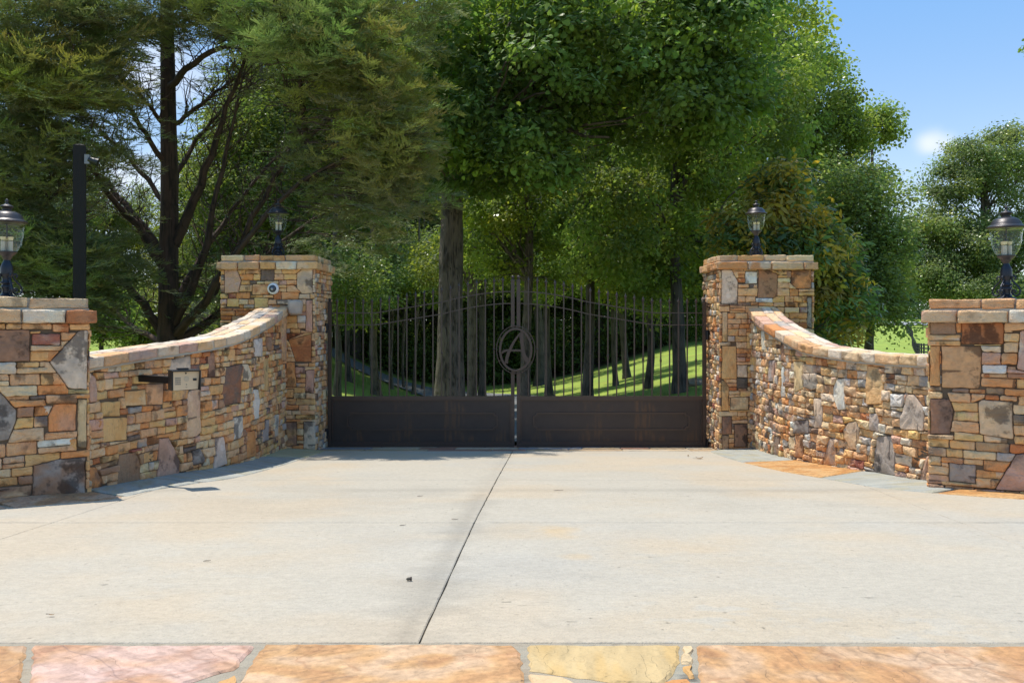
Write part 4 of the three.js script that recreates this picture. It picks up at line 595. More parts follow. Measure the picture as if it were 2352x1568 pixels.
{
  const lathe = (pts, n = 28) => new THREE.LatheGeometry(pts.map(([r, y]) => new THREE.Vector2(r, y)), n), H = 0.69;
  const k = H / 1400, Y = (zy) => (1505 - zy) * k, Rr = (w) => w * k;           // measured on the enlarged lantern: 1400 units tall
  const proto = thing('pier_lantern', 'x', 'lantern');
  part('foot', lathe([[0, 0], [Rr(150), 0], [Rr(150), Y(1490)], [Rr(130), Y(1480)], [Rr(78), Y(1450)], [Rr(60), Y(1420)], [0, Y(1420)]]), M.bronzeDark, proto);
  part('post', lathe([[Rr(62), Y(1425)], [Rr(58), Y(1370)], [Rr(74), Y(1350)], [Rr(78), Y(1330)], [Rr(58), Y(1315)], [Rr(60), Y(1300)], [Rr(86), Y(1290)], [Rr(86), Y(1275)], [Rr(60), Y(1265)], [Rr(62), Y(1200)], [Rr(78), Y(1180)], [Rr(82), Y(1150)], [Rr(78), Y(1060)], [Rr(60), Y(1010)], [Rr(44), Y(985)], [Rr(42), Y(965)]]), M.bronzeDark, proto);
  part('cup', lathe([[Rr(40), Y(970)], [Rr(48), Y(955)], [Rr(70), Y(925)], [Rr(74), Y(905)], [Rr(96), Y(895)], [Rr(128), Y(858)], [Rr(132), Y(845)], [Rr(118), Y(842)], [0, Y(850)]]), M.bronze, proto);
  part('glass', lathe([[Rr(118), Y(848)], [Rr(150), Y(810)], [Rr(182), Y(740)], [Rr(200), Y(650)], [Rr(208), Y(560)], [Rr(214), Y(500)], [Rr(232), Y(450)]], 40), M.seedyGlass, proto);
  part('lid', lathe([[Rr(60), Y(452)], [Rr(236), Y(455)], [Rr(262), Y(438)], [Rr(264), Y(428)], [Rr(252), Y(415)], [Rr(226), Y(402)], [Rr(212), Y(388)], [Rr(190), Y(340)], [Rr(150), Y(302)], [Rr(104), Y(284)], [Rr(62), Y(276)], [Rr(58), Y(262)], [Rr(66), Y(240)], [Rr(84), Y(222)], [Rr(88), Y(212)], [Rr(66), Y(198)], [Rr(36), Y(186)], [Rr(22), Y(172)], [Rr(14), Y(160)], [Rr(22), Y(146)], [Rr(24), Y(132)], [Rr(12), Y(112)], [0, Y(102)]], 36), M.bronze, proto);
  part('hanging_rod', new THREE.CylinderGeometry(Rr(9), Rr(14), Rr(190), 10).translate(0, Y(555), 0), M.bronzeDark, proto);
  for (const [x, z] of [[-46, 18], [46, 18], [0, -48]]) { const c = part('candle', new THREE.CylinderGeometry(Rr(30), Rr(30), Rr(140), 14).translate(Rr(x), Y(770), Rr(z)), M.tube, proto); part('bulb', new THREE.CylinderGeometry(Rr(40), Rr(28), Rr(46), 14).translate(Rr(x), Y(664), Rr(z)), M.candle, c); }
  for (let q = 0; q < 4; q++) {                                                 // S-scrolls round the post
    const pts = [], put = (cx, cy, r0, r1, a0, a1, n) => { for (let i = 0; i <= n; i++) { const t = i / n, a = lerp(a0, a1, t), r = lerp(r0, r1, t); pts.push(V(Rr(cx + r * Math.cos(a)), Y(cy - r * Math.sin(a)), 0)); } };
    put(112, 1185, 14, 34, -0.5 * Math.PI, 1.15 * Math.PI, 12); pts.push(V(Rr(92), Y(1228), 0), V(Rr(128), Y(1270), 0), V(Rr(170), Y(1315), 0));
    put(136, 1385, 62, 52, 0.22 * Math.PI, -1.0 * Math.PI, 14); put(112, 1385, 30, 12, -1.0 * Math.PI, -2.6 * Math.PI, 12);
    const c = new THREE.CatmullRomCurve3(pts), g = new THREE.TubeGeometry(c, 70, Rr(13), 7).rotateY(q * Math.PI / 2 + 0.35); part('scroll', g, M.bronzeDark, proto);
  }
  const spots = [[TALL_R, tallR.topY, 'dark pier lantern on the tall right gate pillar, before the bronze-leaved tree', 0.1], [TALL_L, tallL.topY, 'dark pier lantern on the tall left gate pillar, above the camera dome', 0.7], [NEAR_R, nearR.topY, 'dark pier lantern with dimpled glass on the low right pillar', 0.3], [NEAR_L, nearL.topY, 'dark pier lantern on the low left pillar, under the cypress boughs', 0.5]];
  spots.forEach(([p, y, label, turn], i) => { const o = i ? proto.clone() : proto; if (i) { o.name = numbered('pier_lantern'); scene.add(o); } o.position.set(p.x, y, -p.d); o.rotation.y = turn; tag(o, label, 'lantern', 'lanterns on the gate pillars'); });
}
// ---------------------------------------------------------------- entry panel on an arm, camera dome, post with floodlight
M.black = std({ name: 'black powder coat', color: rgb(0.016, 0.016, 0.017), roughness: 0.45, metalness: 0.2 });
{
  const o = thing('entry_keypad', 'black gate entry keypad with a tan faceplate on an arm from the left wall', 'keypad', [-2.44, 1.055, -6.40], 32 * Math.PI / 180);
  const sh = new THREE.Shape([[-0.085, -0.068], [0.085, -0.062], [0.095, 0.066], [-0.085, 0.066]].map((p) => new THREE.Vector2(...p)));
  part('housing', box(0.19, 0.142, 0.15, 0, 0, -0.075), M.black, o);
  part('visor', merge([box(0.20, 0.006, 0.19, 0, 0.075, -0.055), box(0.006, 0.146, 0.04, 0.098, 0.001, 0.018)]), M.black, o);
  part('camera_hood', box(0.075, 0.012, 0.06, -0.01, 0.085, -0.06), M.black, o);
  const fp = part('faceplate', new THREE.ExtrudeGeometry(sh, { depth: 0.004, bevelEnabled: true, bevelSize: 0.0015, bevelThickness: 0.0015, bevelSegments: 1 }).translate(0, 0, 0.0015), std({ name: 'champagne metal plate', color: rgb(0.62, 0.47, 0.30), roughness: 0.45, metalness: 0.15 }), o);
  const keyM = std({ name: 'grey key', color: rgb(0.16, 0.15, 0.14), roughness: 0.5 });
  for (let r = 0; r < 4; r++) for (let c = 0; c < 3; c++) part('key', box(0.0095, 0.0075, 0.004, -0.068 + c * 0.0135, 0.02 - r * 0.0145, 0.009), keyM, fp);
  part('speaker_grille', new THREE.CylinderGeometry(0.019, 0.019, 0.003, 20).rotateX(Math.PI / 2).translate(0.005, 0.013, 0.0085), std({ name: 'grille', color: rgb(0.50, 0.40, 0.27), roughness: 0.7 }), fp);
  part('card_window', box(0.026, 0.017, 0.004, 0.063, 0.008, 0.009), M.black, fp); part('camera_lens', new THREE.CylinderGeometry(0.006, 0.006, 0.006, 14).rotateX(Math.PI / 2).translate(0, 0.055, 0.009), M.black, fp);
  part('lock', new THREE.CylinderGeometry(0.004, 0.004, 0.004, 10).rotateX(Math.PI / 2).translate(0.005, -0.028, 0.009), keyM, fp); part('badge', box(0.014, 0.003, 0.0015, 0.004, -0.048, 0.0085), keyM, fp);
  const inv = (x, y, z) => o.worldToLocal(V(x, y, z)); o.updateMatrixWorld(true);
  const a = inv(-2.93, 1.06, -6.66), b = inv(-2.50, 1.052, -6.46); part('arm', bar(a, b, 0.05, 0.05), M.black, o);
  part('wall_bracket', bar(inv(-2.95, 1.06, -6.67), inv(-2.88, 1.06, -6.63), 0.075, 0.075), M.black, o);
}
{
  const px = at(628, 663, 9.99), o = thing('security_camera', 'small round white and grey dome camera on the tall left pillar', 'camera', [px.x, px.y, -9.985], 0);
  part('mount_ring', new THREE.LatheGeometry([[0, 0.0], [0.066, 0], [0.066, 0.022], [0.060, 0.034], [0.046, 0.042], [0.042, 0.040]].map(([r, y]) => new THREE.Vector2(r, y)), 30).rotateX(Math.PI / 2), std({ name: 'white plastic', color: rgb(0.7, 0.7, 0.68), roughness: 0.4 }), o);
  part('dome', new THREE.SphereGeometry(0.043, 24, 12, 0, 6.283, 0, Math.PI / 2).rotateX(Math.PI / 2).translate(0, 0, 0.036), std({ name: 'smoked dome', color: rgb(0.06, 0.07, 0.08), roughness: 0.12, metalness: 0.2 }), o);
  part('lens', new THREE.SphereGeometry(0.016, 14, 10).translate(0.002, -0.006, 0.07), std({ name: 'lens', color: rgb(0.3, 0.31, 0.33), roughness: 0.2 }), o);
}
{
  const d = 9.4, c = at(182, 335, d), y0 = -0.4, o = thing('timber_post', 'dark square timber post behind the low left pillar', 'post', [c.x, 0, -d], 0.35);
  part('shaft', box(0.118, c.y - y0, 0.118, 0, (c.y + y0) / 2, 0), std({ name: 'dark stained timber', color: rgb(0.014, 0.012, 0.011), roughness: 0.95, bumpMap: stoneBump, bumpScale: 0.004 }), o);
  part('post_top', new THREE.ConeGeometry(0.084, 0.03, 4).rotateY(Math.PI / 4).translate(0, c.y + 0.015, 0), M.black, o);
  const f = thing('floodlight', 'small grey and black floodlight near the top of the dark timber post', 'floodlight', [c.x + 0.095, c.y - 0.15, -d + 0.02], 0.2);
  part('mount', box(0.05, 0.1, 0.06, 0, 0, 0), std({ name: 'grey box', color: rgb(0.2, 0.2, 0.21), roughness: 0.5 }), f); part('head', merge([new THREE.CylinderGeometry(0.03, 0.042, 0.1, 14).rotateZ(1.25).translate(0.06, -0.015, 0.01), box(0.06, 0.02, 0.02, 0.02, 0, 0)]), M.black, f);
}
// ---------------------------------------------------------------- trees
const barkMap = (rep, a, b, seed) => texture(512, 512, (u, v) => { const w = fbm(u * 6, v * 4, 3, seed, 6, 4), r = 1 - Math.abs(2 * fbm(u * 16 + w, v * 3.0, 4, seed + 3, 0) - 1), q = lerp(r, 1 - Math.abs(2 * fbm(u * 16, v * 3, 4, seed + 3, 16, 3) - 1), sst(0, 0.1, Math.min(u, 1 - u, v, 1 - v))), m = sst(0.5, 0.75, fbm(u * 4, v * 5, 4, seed + 9, 4, 5)); return mix3(mix3(b, a, sst(0.35, 0.85, q)), b, 0.5 * m); });
const barkBump = texture(512, 512, (u, v) => { const q = 1 - Math.abs(2 * fbm(u * 16, v * 3, 4, 6, 16, 3) - 1); return 0.7 * sst(0.3, 0.9, q) + 0.3 * fbm(u * 30, v * 20, 3, 12, 30, 20); }, { color: false });
M.barkGrey = std({ name: 'grey furrowed bark', map: barkMap(1, [0.165, 0.125, 0.092], [0.035, 0.027, 0.021], 3), bumpMap: barkBump, bumpScale: 0.05, roughness: 0.95 });
M.barkDark = std({ name: 'dark bark', map: barkMap(1, [0.105, 0.085, 0.07], [0.04, 0.032, 0.028], 13), bumpMap: barkBump, bumpScale: 0.02, roughness: 0.95 });
M.barkRed = std({ name: 'reddish cypress bark', map: barkMap(1, [0.10, 0.062, 0.044], [0.035, 0.026, 0.021], 23), bumpMap: barkBump, bumpScale: 0.012, roughness: 0.95 });
const leafMat = (name, r, g, b, coat = 0.35) => phys({ name, color: rgb(r, g, b), transmission: 0.66, thickness: 0, roughness: 0.92, specularIntensity: 0.35, clearcoat: coat, clearcoatRoughness: 0.22, side: THREE.DoubleSide });
M.leafBroad = leafMat('broad green leaves', 0.19, 0.29, 0.04, 0.2); M.leafSmall = leafMat('small green leaves', 0.24, 0.32, 0.048, 0.35); M.leafLight = leafMat('light green leaves', 0.235, 0.31, 0.075, 0.55); M.leafGloss = leafMat('glossy evergreen leaves', 0.19, 0.23, 0.06, 0.9); M.needle = phys({ name: 'cypress sprays', color: rgb(0.215, 0.25, 0.055), transmission: 0.35, thickness: 0, roughness: 0.95, clearcoat: 0.12, clearcoatRoughness: 0.45, side: THREE.DoubleSide });
// leaf outlines, unit length along +x
const LEAF = { lobed: [[0, 0], [0.22, 0.34], [0.12, 0.52], [0.42, 0.44], [0.58, 0.56], [0.66, 0.3], [0.86, 0.34], [1, 0]], oval: [[0, 0], [0.3, 0.27], [0.65, 0.25], [1, 0]], long: [[0, 0], [0.35, 0.17], [0.7, 0.14], [1, 0]], heart: [[0, 0.05], [0.2, 0.36], [0.5, 0.34], [1, 0]] };
function leafCluster(kind, n, size, reach, R, flat = 0.6) {
  const pos = [], idx = [], o = LEAF[kind], m = new THREE.Matrix4(), q = new THREE.Quaternion(), e = new THREE.Euler(), v = V(), ring = [...o, ...o.slice(1, -1).reverse().map(([x, y]) => [x, -y])];
  for (let i = 0; i < n; i++) {
    const th = R() * 6.28, rr = reach * Math.pow(R(), 0.6), c = V(Math.cos(th) * rr, (R() - 0.5) * 2 * reach * flat, Math.sin(th) * rr), s = size * (0.7 + 0.5 * R());
    e.set((R() - 0.5) * 1.7, -th + (R() - 0.5) * 2.2, -0.25 - 0.7 * R() * R() + (R() - 0.5) * 1.1, 'YXZ'); m.compose(c, q.setFromEuler(e), V(s, s, s)); const b = pos.length / 3, fold = 0.12 + 0.2 * R(), droop = -0.15 * R();
    for (const [x, y] of ring) { v.set(x, Math.abs(y) * fold + droop * x * x, y).applyMatrix4(m); pos.push(v.x, v.y, v.z); }
    const h = o.length - 1, N = ring.length; for (let k = 0; k < h; k++) { const a = k, a2 = k + 1, l = (N - k) % N, l2 = N - k - 1; if (k > 0) { idx.push(b + a, b + a2, b + l); } if (k < h - 1 || true) { if (k === 0) idx.push(b, b + 1, b + N - 1); else if (a2 !== l2) idx.push(b + a2, b + l2, b + l); } }
  }
  const g = new THREE.BufferGeometry(); g.setAttribute('position', new THREE.Float32BufferAttribute(pos, 3)); g.setIndex(idx); g.computeVertexNormals(); return g;
}
const RL = rngOf(404);
const CL = { broad: [0, 1, 2].map(() => leafCluster('lobed', 13, 0.092, 0.30, RL)), heart: [0, 1, 2].map(() => leafCluster('heart', 16, 0.08, 0.29, RL)), small: [0, 1].map(() => leafCluster('oval', 26, 0.095, 0.36, RL)), far: [0, 1].map(() => leafCluster('oval', 46, 0.13, 0.62, RL, 0.5)), long: [0, 1].map(() => leafCluster('long', 16, 0.12, 0.17, RL, 0.8)), weep: [0, 1].map(() => leafCluster('oval', 24, 0.075, 0.24, RL, 1.4)) };
// a flat feathery cypress spray: shoots off a drooping midrib, along +x
function sprayGeo(R, L = 0.5) {
  const pos = [], idx = [], blade = (a, dir, len, w, up) => { const b = pos.length / 3, s = V().crossVectors(dir, up).normalize().multiplyScalar(w), t = a.clone().addScaledVector(dir, len), mid = a.clone().addScaledVector(dir, len * 0.5); pos.push(a.x, a.y, a.z, mid.x + s.x, mid.y + s.y, mid.z + s.z, t.x, t.y, t.z, mid.x - s.x, mid.y - s.y, mid.z - s.z); idx.push(b, b + 1, b + 2, b, b + 2, b + 3); };
  const n = 15; for (let i = 0; i < n; i++) {
    const t = i / (n - 1), p = V(t * L, -0.28 * L * t * t + 0.05 * L * t, (R() - 0.5) * 0.02), env = Math.sin(Math.PI * (0.15 + 0.8 * (1 - t))) * 0.46 * L;
    for (const s of [-1, 1]) {
      const d = V(0.75 + 0.3 * R(), (R() - 0.45) * 0.5, s * (0.75 + 0.3 * R())).normalize(), len = env * (0.55 + 0.6 * R()), up = V((R() - 0.5) * 1.2, 1, (R() - 0.5) * 1.2).normalize(); blade(p, d, len, 0.0065, up);
      for (let k = 0; k < 4; k++) { const f = 0.2 + 0.2 * k + 0.1 * R(), q = p.clone().addScaledVector(d, len * f), d2 = d.clone().add(V((R() - 0.2) * 0.9, (R() - 0.5) * 0.7, (R() - 0.5) * 1.5)).normalize(); blade(q, d2, len * 0.5 * (1 - 0.5 * f) + 0.02, 0.006, V((R() - 0.5) * 1.6, 1, (R() - 0.5) * 1.6).normalize()); }
    }
  }
  const g = new THREE.BufferGeometry(); g.setAttribute('position', new THREE.Float32BufferAttribute(pos, 3)); g.setIndex(idx); g.computeVertexNormals(); return g;
}
const SPRAY = [0, 1, 2].map(() => sprayGeo(RL));
class Crown {                                                                 // collects placed clusters of one tree
  constructor() { this.list = []; }
  put(geo, p, q, s, c) { this.list.push([geo, p, q, s, c]); }
  build(parent, mat, name = 'crown') {
    const by = new Map(); for (const l of this.list) { if (!by.has(l[0])) by.set(l[0], []); by.get(l[0]).push(l); }
    const m = new THREE.Matrix4(), col = new THREE.Color(), holder = by.size > 1 ? name : name; 
    for (const [g, l] of by) { const im = new THREE.InstancedMesh(g, mat, l.length); im.name = holder; im.userData.kind = 'stuff'; im.castShadow = im.receiveShadow = true; l.forEach(([, p, q, s, c], i) => { im.setMatrixAt(i, m.compose(p, q, V(s, s, s))); im.setColorAt(i, col.setRGB(...c)); }); parent.add(im); }
  }
}
const qOf = (() => { const e = new THREE.Euler(); return (yaw, tiltX, tiltZ) => new THREE.Quaternion().setFromEuler(e.set(tiltX, yaw, tiltZ, 'YXZ')); })();
const limb = (a, b, R, sag = 0.12, n = 6, wob = 0.1) => { const pts = [], l = a.distanceTo(b); for (let i = 0; i <= n; i++) { const t = i / n, p = a.clone().lerp(b, t); p.y += Math.sin(t * Math.PI) * l * sag; if (i && i < n) p.add(V((R() - 0.5) * l * wob, (R() - 0.5) * l * wob * 0.7, (R() - 0.5) * l * wob)); pts.push(p); } return pts; };
const taper = (a, b, n) => Array.from({ length: n + 1 }, (_, i) => lerp(a, b, Math.pow(i / n, 0.8)));
// broadleaf tree: trunk, limbs to clumps, each clump a loose layered spray of leaf clusters
// blobs: [x, y, depth, rx, ry, rz, clumps, clusters per clump]
function leafTree(o, { trunk, r, bark, mat, kind, blobs, seed, clump = 0.55, tones = [[1, 1, 1]], pale = 0.25, limbs = 0.35, wob = 0.04, vs = 1, weep = 0, sides = 12, cs = 1, dens = 0.92, fork = 0.28 }) {
  const R = rngOf(seed), T = new Tubes(), B = new Tubes(), C = new Crown(), tp = trunk;
  const c = new THREE.CatmullRomCurve3(tp), n = 22, pts = c.getSpacedPoints(n), base = pts[0].y, H = pts[n].y - base;
  T.add(pts, pts.map((p, i) => r * (1 - 0.72 * Math.pow(i / n, 1.1)) * (1 + 0.5 * Math.exp(-(p.y - base) / (0.2 + r)))), sides, 0.10, seed);
  for (const [bx, by, bd, rx, ry, rz, nc0, m0] of blobs) { const nc = Math.round(nc0 * dens), m = Math.max(4, Math.round(m0 * 0.62)); for (let k = 0; k < nc; k++) {
    let q; do { q = V(R() * 2 - 1, R() * 2 - 1, R() * 2 - 1); } while (q.length() > 1 || q.length() < 0.15); q.setLength(Math.pow(q.length(), 0.55));
    const p = V(bx + q.x * rx, by + q.y * ry, -bd + q.z * rz), tone = tones[Math.floor(R() * tones.length)], bright = 0.65 + 0.7 * R();
    if (R() < limbs) { let i = Math.floor(clamp((p.y - base) / H - 0.08 - 0.22 * R(), fork, 0.97) * n); const a = pts[i], l = limb(a, p, R, 0.06, 6), w = Math.max(0.012, r * 0.34 * (1 - 0.75 * i / n) * (0.5 + R())); B.add(l, taper(w, 0.006, 6), 5, 0.1, k); const side = limb(l[3], p.clone().add(V((R() - 0.5) * 1.2, (R() - 0.4) * 0.7, (R() - 0.5) * 1.2)), R, 0.05, 4); B.add(side, taper(w * 0.4, 0.004, 4), 4); }
    for (let i = 0; i < m; i++) {
      const g = () => (R() + R() + R() - 1.5) * 0.9, d = V(g() * clump, g() * clump * (weep ? 1.3 : 0.5) * vs, g() * clump); d.y -= 0.25 * d.length() * (0.4 + weep);
      const geo = CL[kind][seed % CL[kind].length], s = cs * (0.6 + 0.75 * R()), lum = bright * (0.82 + 0.36 * R()), yel = R() < pale ? 1.25 : 1;
      C.put(geo, p.clone().add(d), qOf(R() * 6.28, (R() - 0.5) * 1.3, (R() - 0.5) * 1.3), s, [tone[0] * lum * yel, tone[1] * lum * (yel > 1 ? 1.1 : 1), tone[2] * lum]);
    }
  } }
  part('trunk', T.build(), bark, o); if (B.p.length) part('branches', B.build(), bark, o); C.build(o, mat); return o;
}
const gy0 = (x, d) => groundY(x, d) - 0.12;
const straight = (x, d, H, lean = [0, 0], R = rngOf(1)) => [0, 0.12, 0.3, 0.5, 0.7, 1].map((t) => V(x + lean[0] * t + (t ? (R() - 0.5) * 0.16 : 0), lerp(gy0(x, d), H, t), -d + lean[1] * t + (t ? (R() - 0.5) * 0.25 : 0)));
// pixel-measured blob: centre pixel and depth, radii in metres
const bl = (px, py, d, rx, ry, rz, nc, m) => { const p = at(px, py, d); return [p.x, p.y, d, rx, ry, rz, nc, m]; };

// ---- the big tree right behind the gate, its boughs filling the top of the picture
{
  const x = (1034 - CX) / F * 16, o = thing('broadleaf_tree', 'massive grey-barked tree right behind the gate, its thick trunk left of the emblem', 'tree');
  leafTree(o, { trunk: [V(x - 0.02, gy0(x, 16), -16), V(x, 1.2, -16), V(x + 0.02, 3, -16), V(x + 0.1, 5.5, -16.1), V(x + 0.5, 9.5, -16.4)], r: 0.265, bark: M.barkGrey, mat: M.leafBroad, kind: 'broad', seed: 501, clump: 0.36, limbs: 0.12, fork: 0.46, dens: 0.78, sides: 22, tones: [[1, 1, 1], [0.85, 0.95, 1.1], [1.1, 1.05, 0.8]], blobs: [
    bl(1080, 190, 14.6, 1.3, 1.5, 1.4, 40, 26), bl(1090, 355, 14.6, 0.9, 0.5, 1.0, 24, 24), bl(1220, 350, 14.2, 0.8, 0.45, 1.0, 20, 24), bl(1270, 170, 14.2, 1.8, 1.1, 1.8, 52, 26), bl(1500, 190, 14.6, 1.6, 0.9, 1.8, 46, 26), bl(1420, 60, 14.4, 2.2, 1.0, 2.2, 56, 26), bl(1630, 120, 14.8, 1.1, 1.1, 1.6, 36, 26), bl(1690, 250, 15, 0.6, 0.4, 1, 12, 24), bl(1150, 30, 15, 1.4, 0.9, 2, 30, 26), bl(1000, 130, 15.6, 0.8, 1.5, 1.4, 20, 26), bl(1300, -110, 15.5, 3.2, 0.8, 2.4, 30, 22), bl(1620, -60, 15.5, 1.0, 0.8, 1.8, 14, 22)] });
  const R = rngOf(77), B = new Tubes(); for (const [a, b, w] of [[[1040, 320], [1400, 315], 0.09], [[1045, 300], [1640, 235], 0.08], [[1050, 200], [1560, 60], 0.09], [[1035, 220], [960, 330], 0.06], [[1500, 270], [1560, 215], 0.04]]) B.add(limb(at(a[0], a[1], 16), at(b[0], b[1], 14.4), R, 0.05, 9, 0.06), taper(w, 0.02, 9), 8, 0.12, 3);
  part('bough', B.build(), M.barkGrey, o);
}
// ---- the cypress left of the gate
function cypress(o, { trunk, r, limbs, foliage, seed, aim }) {
  const R = rngOf(seed), T = new Tubes(), B = new Tubes(), C = new Crown(), c = new THREE.CatmullRomCurve3(trunk), pts = c.getSpacedPoints(24);
  T.add(pts, pts.map((p, i) => r * (1 - 0.7 * i / 24) * (1 + 0.5 * Math.exp(-(p.y - pts[0].y) / 0.35))), 16, 0.07, seed);
  for (const l of limbs) {
    const ctl = l.p.map((q) => at(...q)), cc = new THREE.CatmullRomCurve3(ctl, false, 'centripetal'), n = 14, lp = cc.getSpacedPoints(n).map((p, i) => (i ? p.add(V((R() - 0.5) * 0.05, (R() - 0.5) * 0.05, (R() - 0.5) * 0.05)) : p));
    B.add(lp, taper(l.w, 0.012, n), 7, 0.1, seed);
    for (let i = 3; i <= n; i++) for (let k = 0; k < (l.twigs ?? 3); k++) {                                  // bare twigs
      const t = lp[Math.min(i, n)].clone().sub(lp[i - 1]).normalize(), d = t.clone().multiplyScalar(0.6).add(V((R() - 0.5) * 1.5, (R() - 0.25) * 0.9, (R() - 0.5) * 1.5)).normalize(), len = 0.35 + 0.75 * R(), e = lp[i].clone().addScaledVector(d, len), tw = limb(lp[i], e, R, -0.06, 4, 0.16);
      B.add(tw, taper(0.010, 0.003, 4), 4); for (let m = 1; m < 4; m++) { const d2 = d.clone().add(V((R() - 0.5) * 1.6, (R() - 0.4) * 1, (R() - 0.5) * 1.6)).normalize(); B.add([tw[m], tw[m].clone().addScaledVector(d2, 0.1 + 0.25 * R())], [0.004, 0.0015], 3); if (R() < (l.green ?? 0.1)) C.put(SPRAY[seed % 3], tw[m], qOf(R() * 6.28, 0, 0), 0.6 + 0.4 * R(), [0.8, 0.85, 0.8]); }
    }
  }
  const hub = pts[12];
  for (const [px, py, d, rx, ry, rz, nc, m, tone] of foliage) {
    const ce = at(px, py, d); for (let k = 0; k < nc; k++) {
      let q; do { q = V(R() * 2 - 1, R() * 2 - 1, R() * 2 - 1); } while (q.length() > 1); q.setLength(Math.pow(q.length(), 0.6)); const p = ce.clone().add(V(q.x * rx, q.y * ry, q.z * rz)), out = p.clone().sub(hub).setY(0).normalize(), yaw = Math.atan2(-out.z, out.x) + (R() - 0.5) * 1.2, lum = 0.75 + 0.55 * R();
      const s = p.clone().addScaledVector(out, -0.7).add(V(0, 0.12, 0)); B.add(limb(s, p, R, 0.04, 3, 0.1), taper(0.010, 0.004, 3), 4);
      for (let i = 0; i < m * 0.8; i++) { const a = yaw + (R() - 0.5) * 2.0, g = () => (R() + R() - 1), off = V(g() * 0.38, g() * 0.22, g() * 0.38); C.put(SPRAY[seed % 3], p.clone().add(off), qOf(a, (R() - 0.5) * 1.0, 0.15 + (R() - 0.5) * 0.8), 0.45 + 0.5 * R(), tone.map((x) => x * lum * (0.85 + 0.3 * R()))); }
    }
  }
  part('trunk', T.build(), M.barkRed, o); part('branches', B.build(), M.barkRed, o); C.build(o, M.needle);
}
{
  const D = 13, x = (385 - CX) / F * D, o = thing('cypress_tree', 'large dark cypress with a forked trunk behind the left curved wall', 'tree');
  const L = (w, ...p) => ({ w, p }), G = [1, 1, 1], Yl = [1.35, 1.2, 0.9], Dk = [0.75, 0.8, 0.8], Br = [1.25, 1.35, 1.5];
  cypress(o, { trunk: [V(x, 0.2, -D), V(x + 0.0, 1.6, -D), V(x + 0.02, 3.4, -D), V(x, 5, -D), V(x - 0.02, 7, -D), V(x, 10, -D)], r: 0.165, seed: 611, limbs: [
    L(0.085, [375, 770, D], [330, 700, 12.9], [260, 620, 12.6], [190, 540, 12.3], [90, 470, 12]), L(0.075, [385, 640, D], [330, 540, 12.8], [250, 450, 12.4], [170, 330, 12], [60, 230, 11.6]), L(0.07, [385, 600, D], [310, 500, 13.2], [240, 420, 13.5], [160, 350, 14]), L(0.08, [395, 750, D], [450, 640, 12.8], [490, 480, 12.6], [520, 330, 12.4], [560, 180, 12]),
    L(0.09, [400, 560, D], [455, 440, 12.8], [500, 300, 12.6], [545, 180, 12.3], [590, 60, 12]), L(0.07, [400, 770, D], [470, 690, 12.4], [560, 560, 11.8], [660, 440, 11.3], [780, 370, 10.9], [900, 330, 10.6]), L(0.075, [405, 775, D], [500, 650, 12.7], [590, 480, 12.3], [680, 340, 12], [800, 240, 11.6]), L(0.06, [405, 780, D], [520, 700, 13.4], [640, 560, 13.8], [780, 470, 14], [920, 420, 14.2]), L(0.06, [400, 700, D], [480, 560, 13.5], [580, 420, 13.8], [700, 300, 14]),
    L(0.05, [385, 480, D], [330, 400, 13.3], [260, 330, 13.5], [200, 270, 13.8]), L(0.05, [390, 440, D], [440, 340, 13.4], [500, 260, 13.6], [580, 190, 14]), L(0.045, [385, 300, D], [330, 230, 12.8], [270, 170, 12.5]), L(0.045, [390, 300, D], [470, 230, 13], [560, 170, 13.2]), L(0.05, [385, 380, D], [320, 290, 12.6], [270, 200, 12.2], [230, 120, 11.8]), L(0.05, [370, 785, D], [290, 740, 13.6], [220, 660, 14], [140, 580, 14.4]), L(0.055, [410, 785, D], [480, 745, 13.2], [560, 680, 13.2], [640, 600, 13.3]),
    L(0.05, [700, 300, 11.8], [690, 200, 11.2], [720, 120, 10.8]), L(0.06, [385, 200, D], [480, 120, 11.8], [620, 80, 11], [720, 70, 10.4])],
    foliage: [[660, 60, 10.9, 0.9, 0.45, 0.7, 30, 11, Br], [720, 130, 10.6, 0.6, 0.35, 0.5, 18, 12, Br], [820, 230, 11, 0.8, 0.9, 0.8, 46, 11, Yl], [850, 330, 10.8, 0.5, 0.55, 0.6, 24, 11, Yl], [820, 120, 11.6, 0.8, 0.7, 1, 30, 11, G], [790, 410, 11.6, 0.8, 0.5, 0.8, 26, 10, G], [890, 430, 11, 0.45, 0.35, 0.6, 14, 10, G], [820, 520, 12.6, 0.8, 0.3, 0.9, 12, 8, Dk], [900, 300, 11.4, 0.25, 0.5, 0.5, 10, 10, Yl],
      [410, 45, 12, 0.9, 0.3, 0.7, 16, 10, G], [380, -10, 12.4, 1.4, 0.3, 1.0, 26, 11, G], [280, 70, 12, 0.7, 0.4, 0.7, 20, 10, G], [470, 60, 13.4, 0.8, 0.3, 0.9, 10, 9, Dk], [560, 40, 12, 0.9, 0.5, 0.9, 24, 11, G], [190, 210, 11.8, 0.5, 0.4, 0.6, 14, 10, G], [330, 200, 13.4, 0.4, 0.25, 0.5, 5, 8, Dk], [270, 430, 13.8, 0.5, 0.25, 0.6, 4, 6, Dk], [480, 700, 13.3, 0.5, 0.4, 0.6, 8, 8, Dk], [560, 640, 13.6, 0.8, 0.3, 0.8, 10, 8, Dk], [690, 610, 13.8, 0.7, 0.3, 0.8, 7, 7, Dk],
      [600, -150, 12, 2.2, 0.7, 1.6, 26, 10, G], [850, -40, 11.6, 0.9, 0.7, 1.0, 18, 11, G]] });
  const p = thing('cypress_tree', 'cypress at the left edge whose drooping boughs hang over the low left lantern', 'tree'), D2 = 11.6;
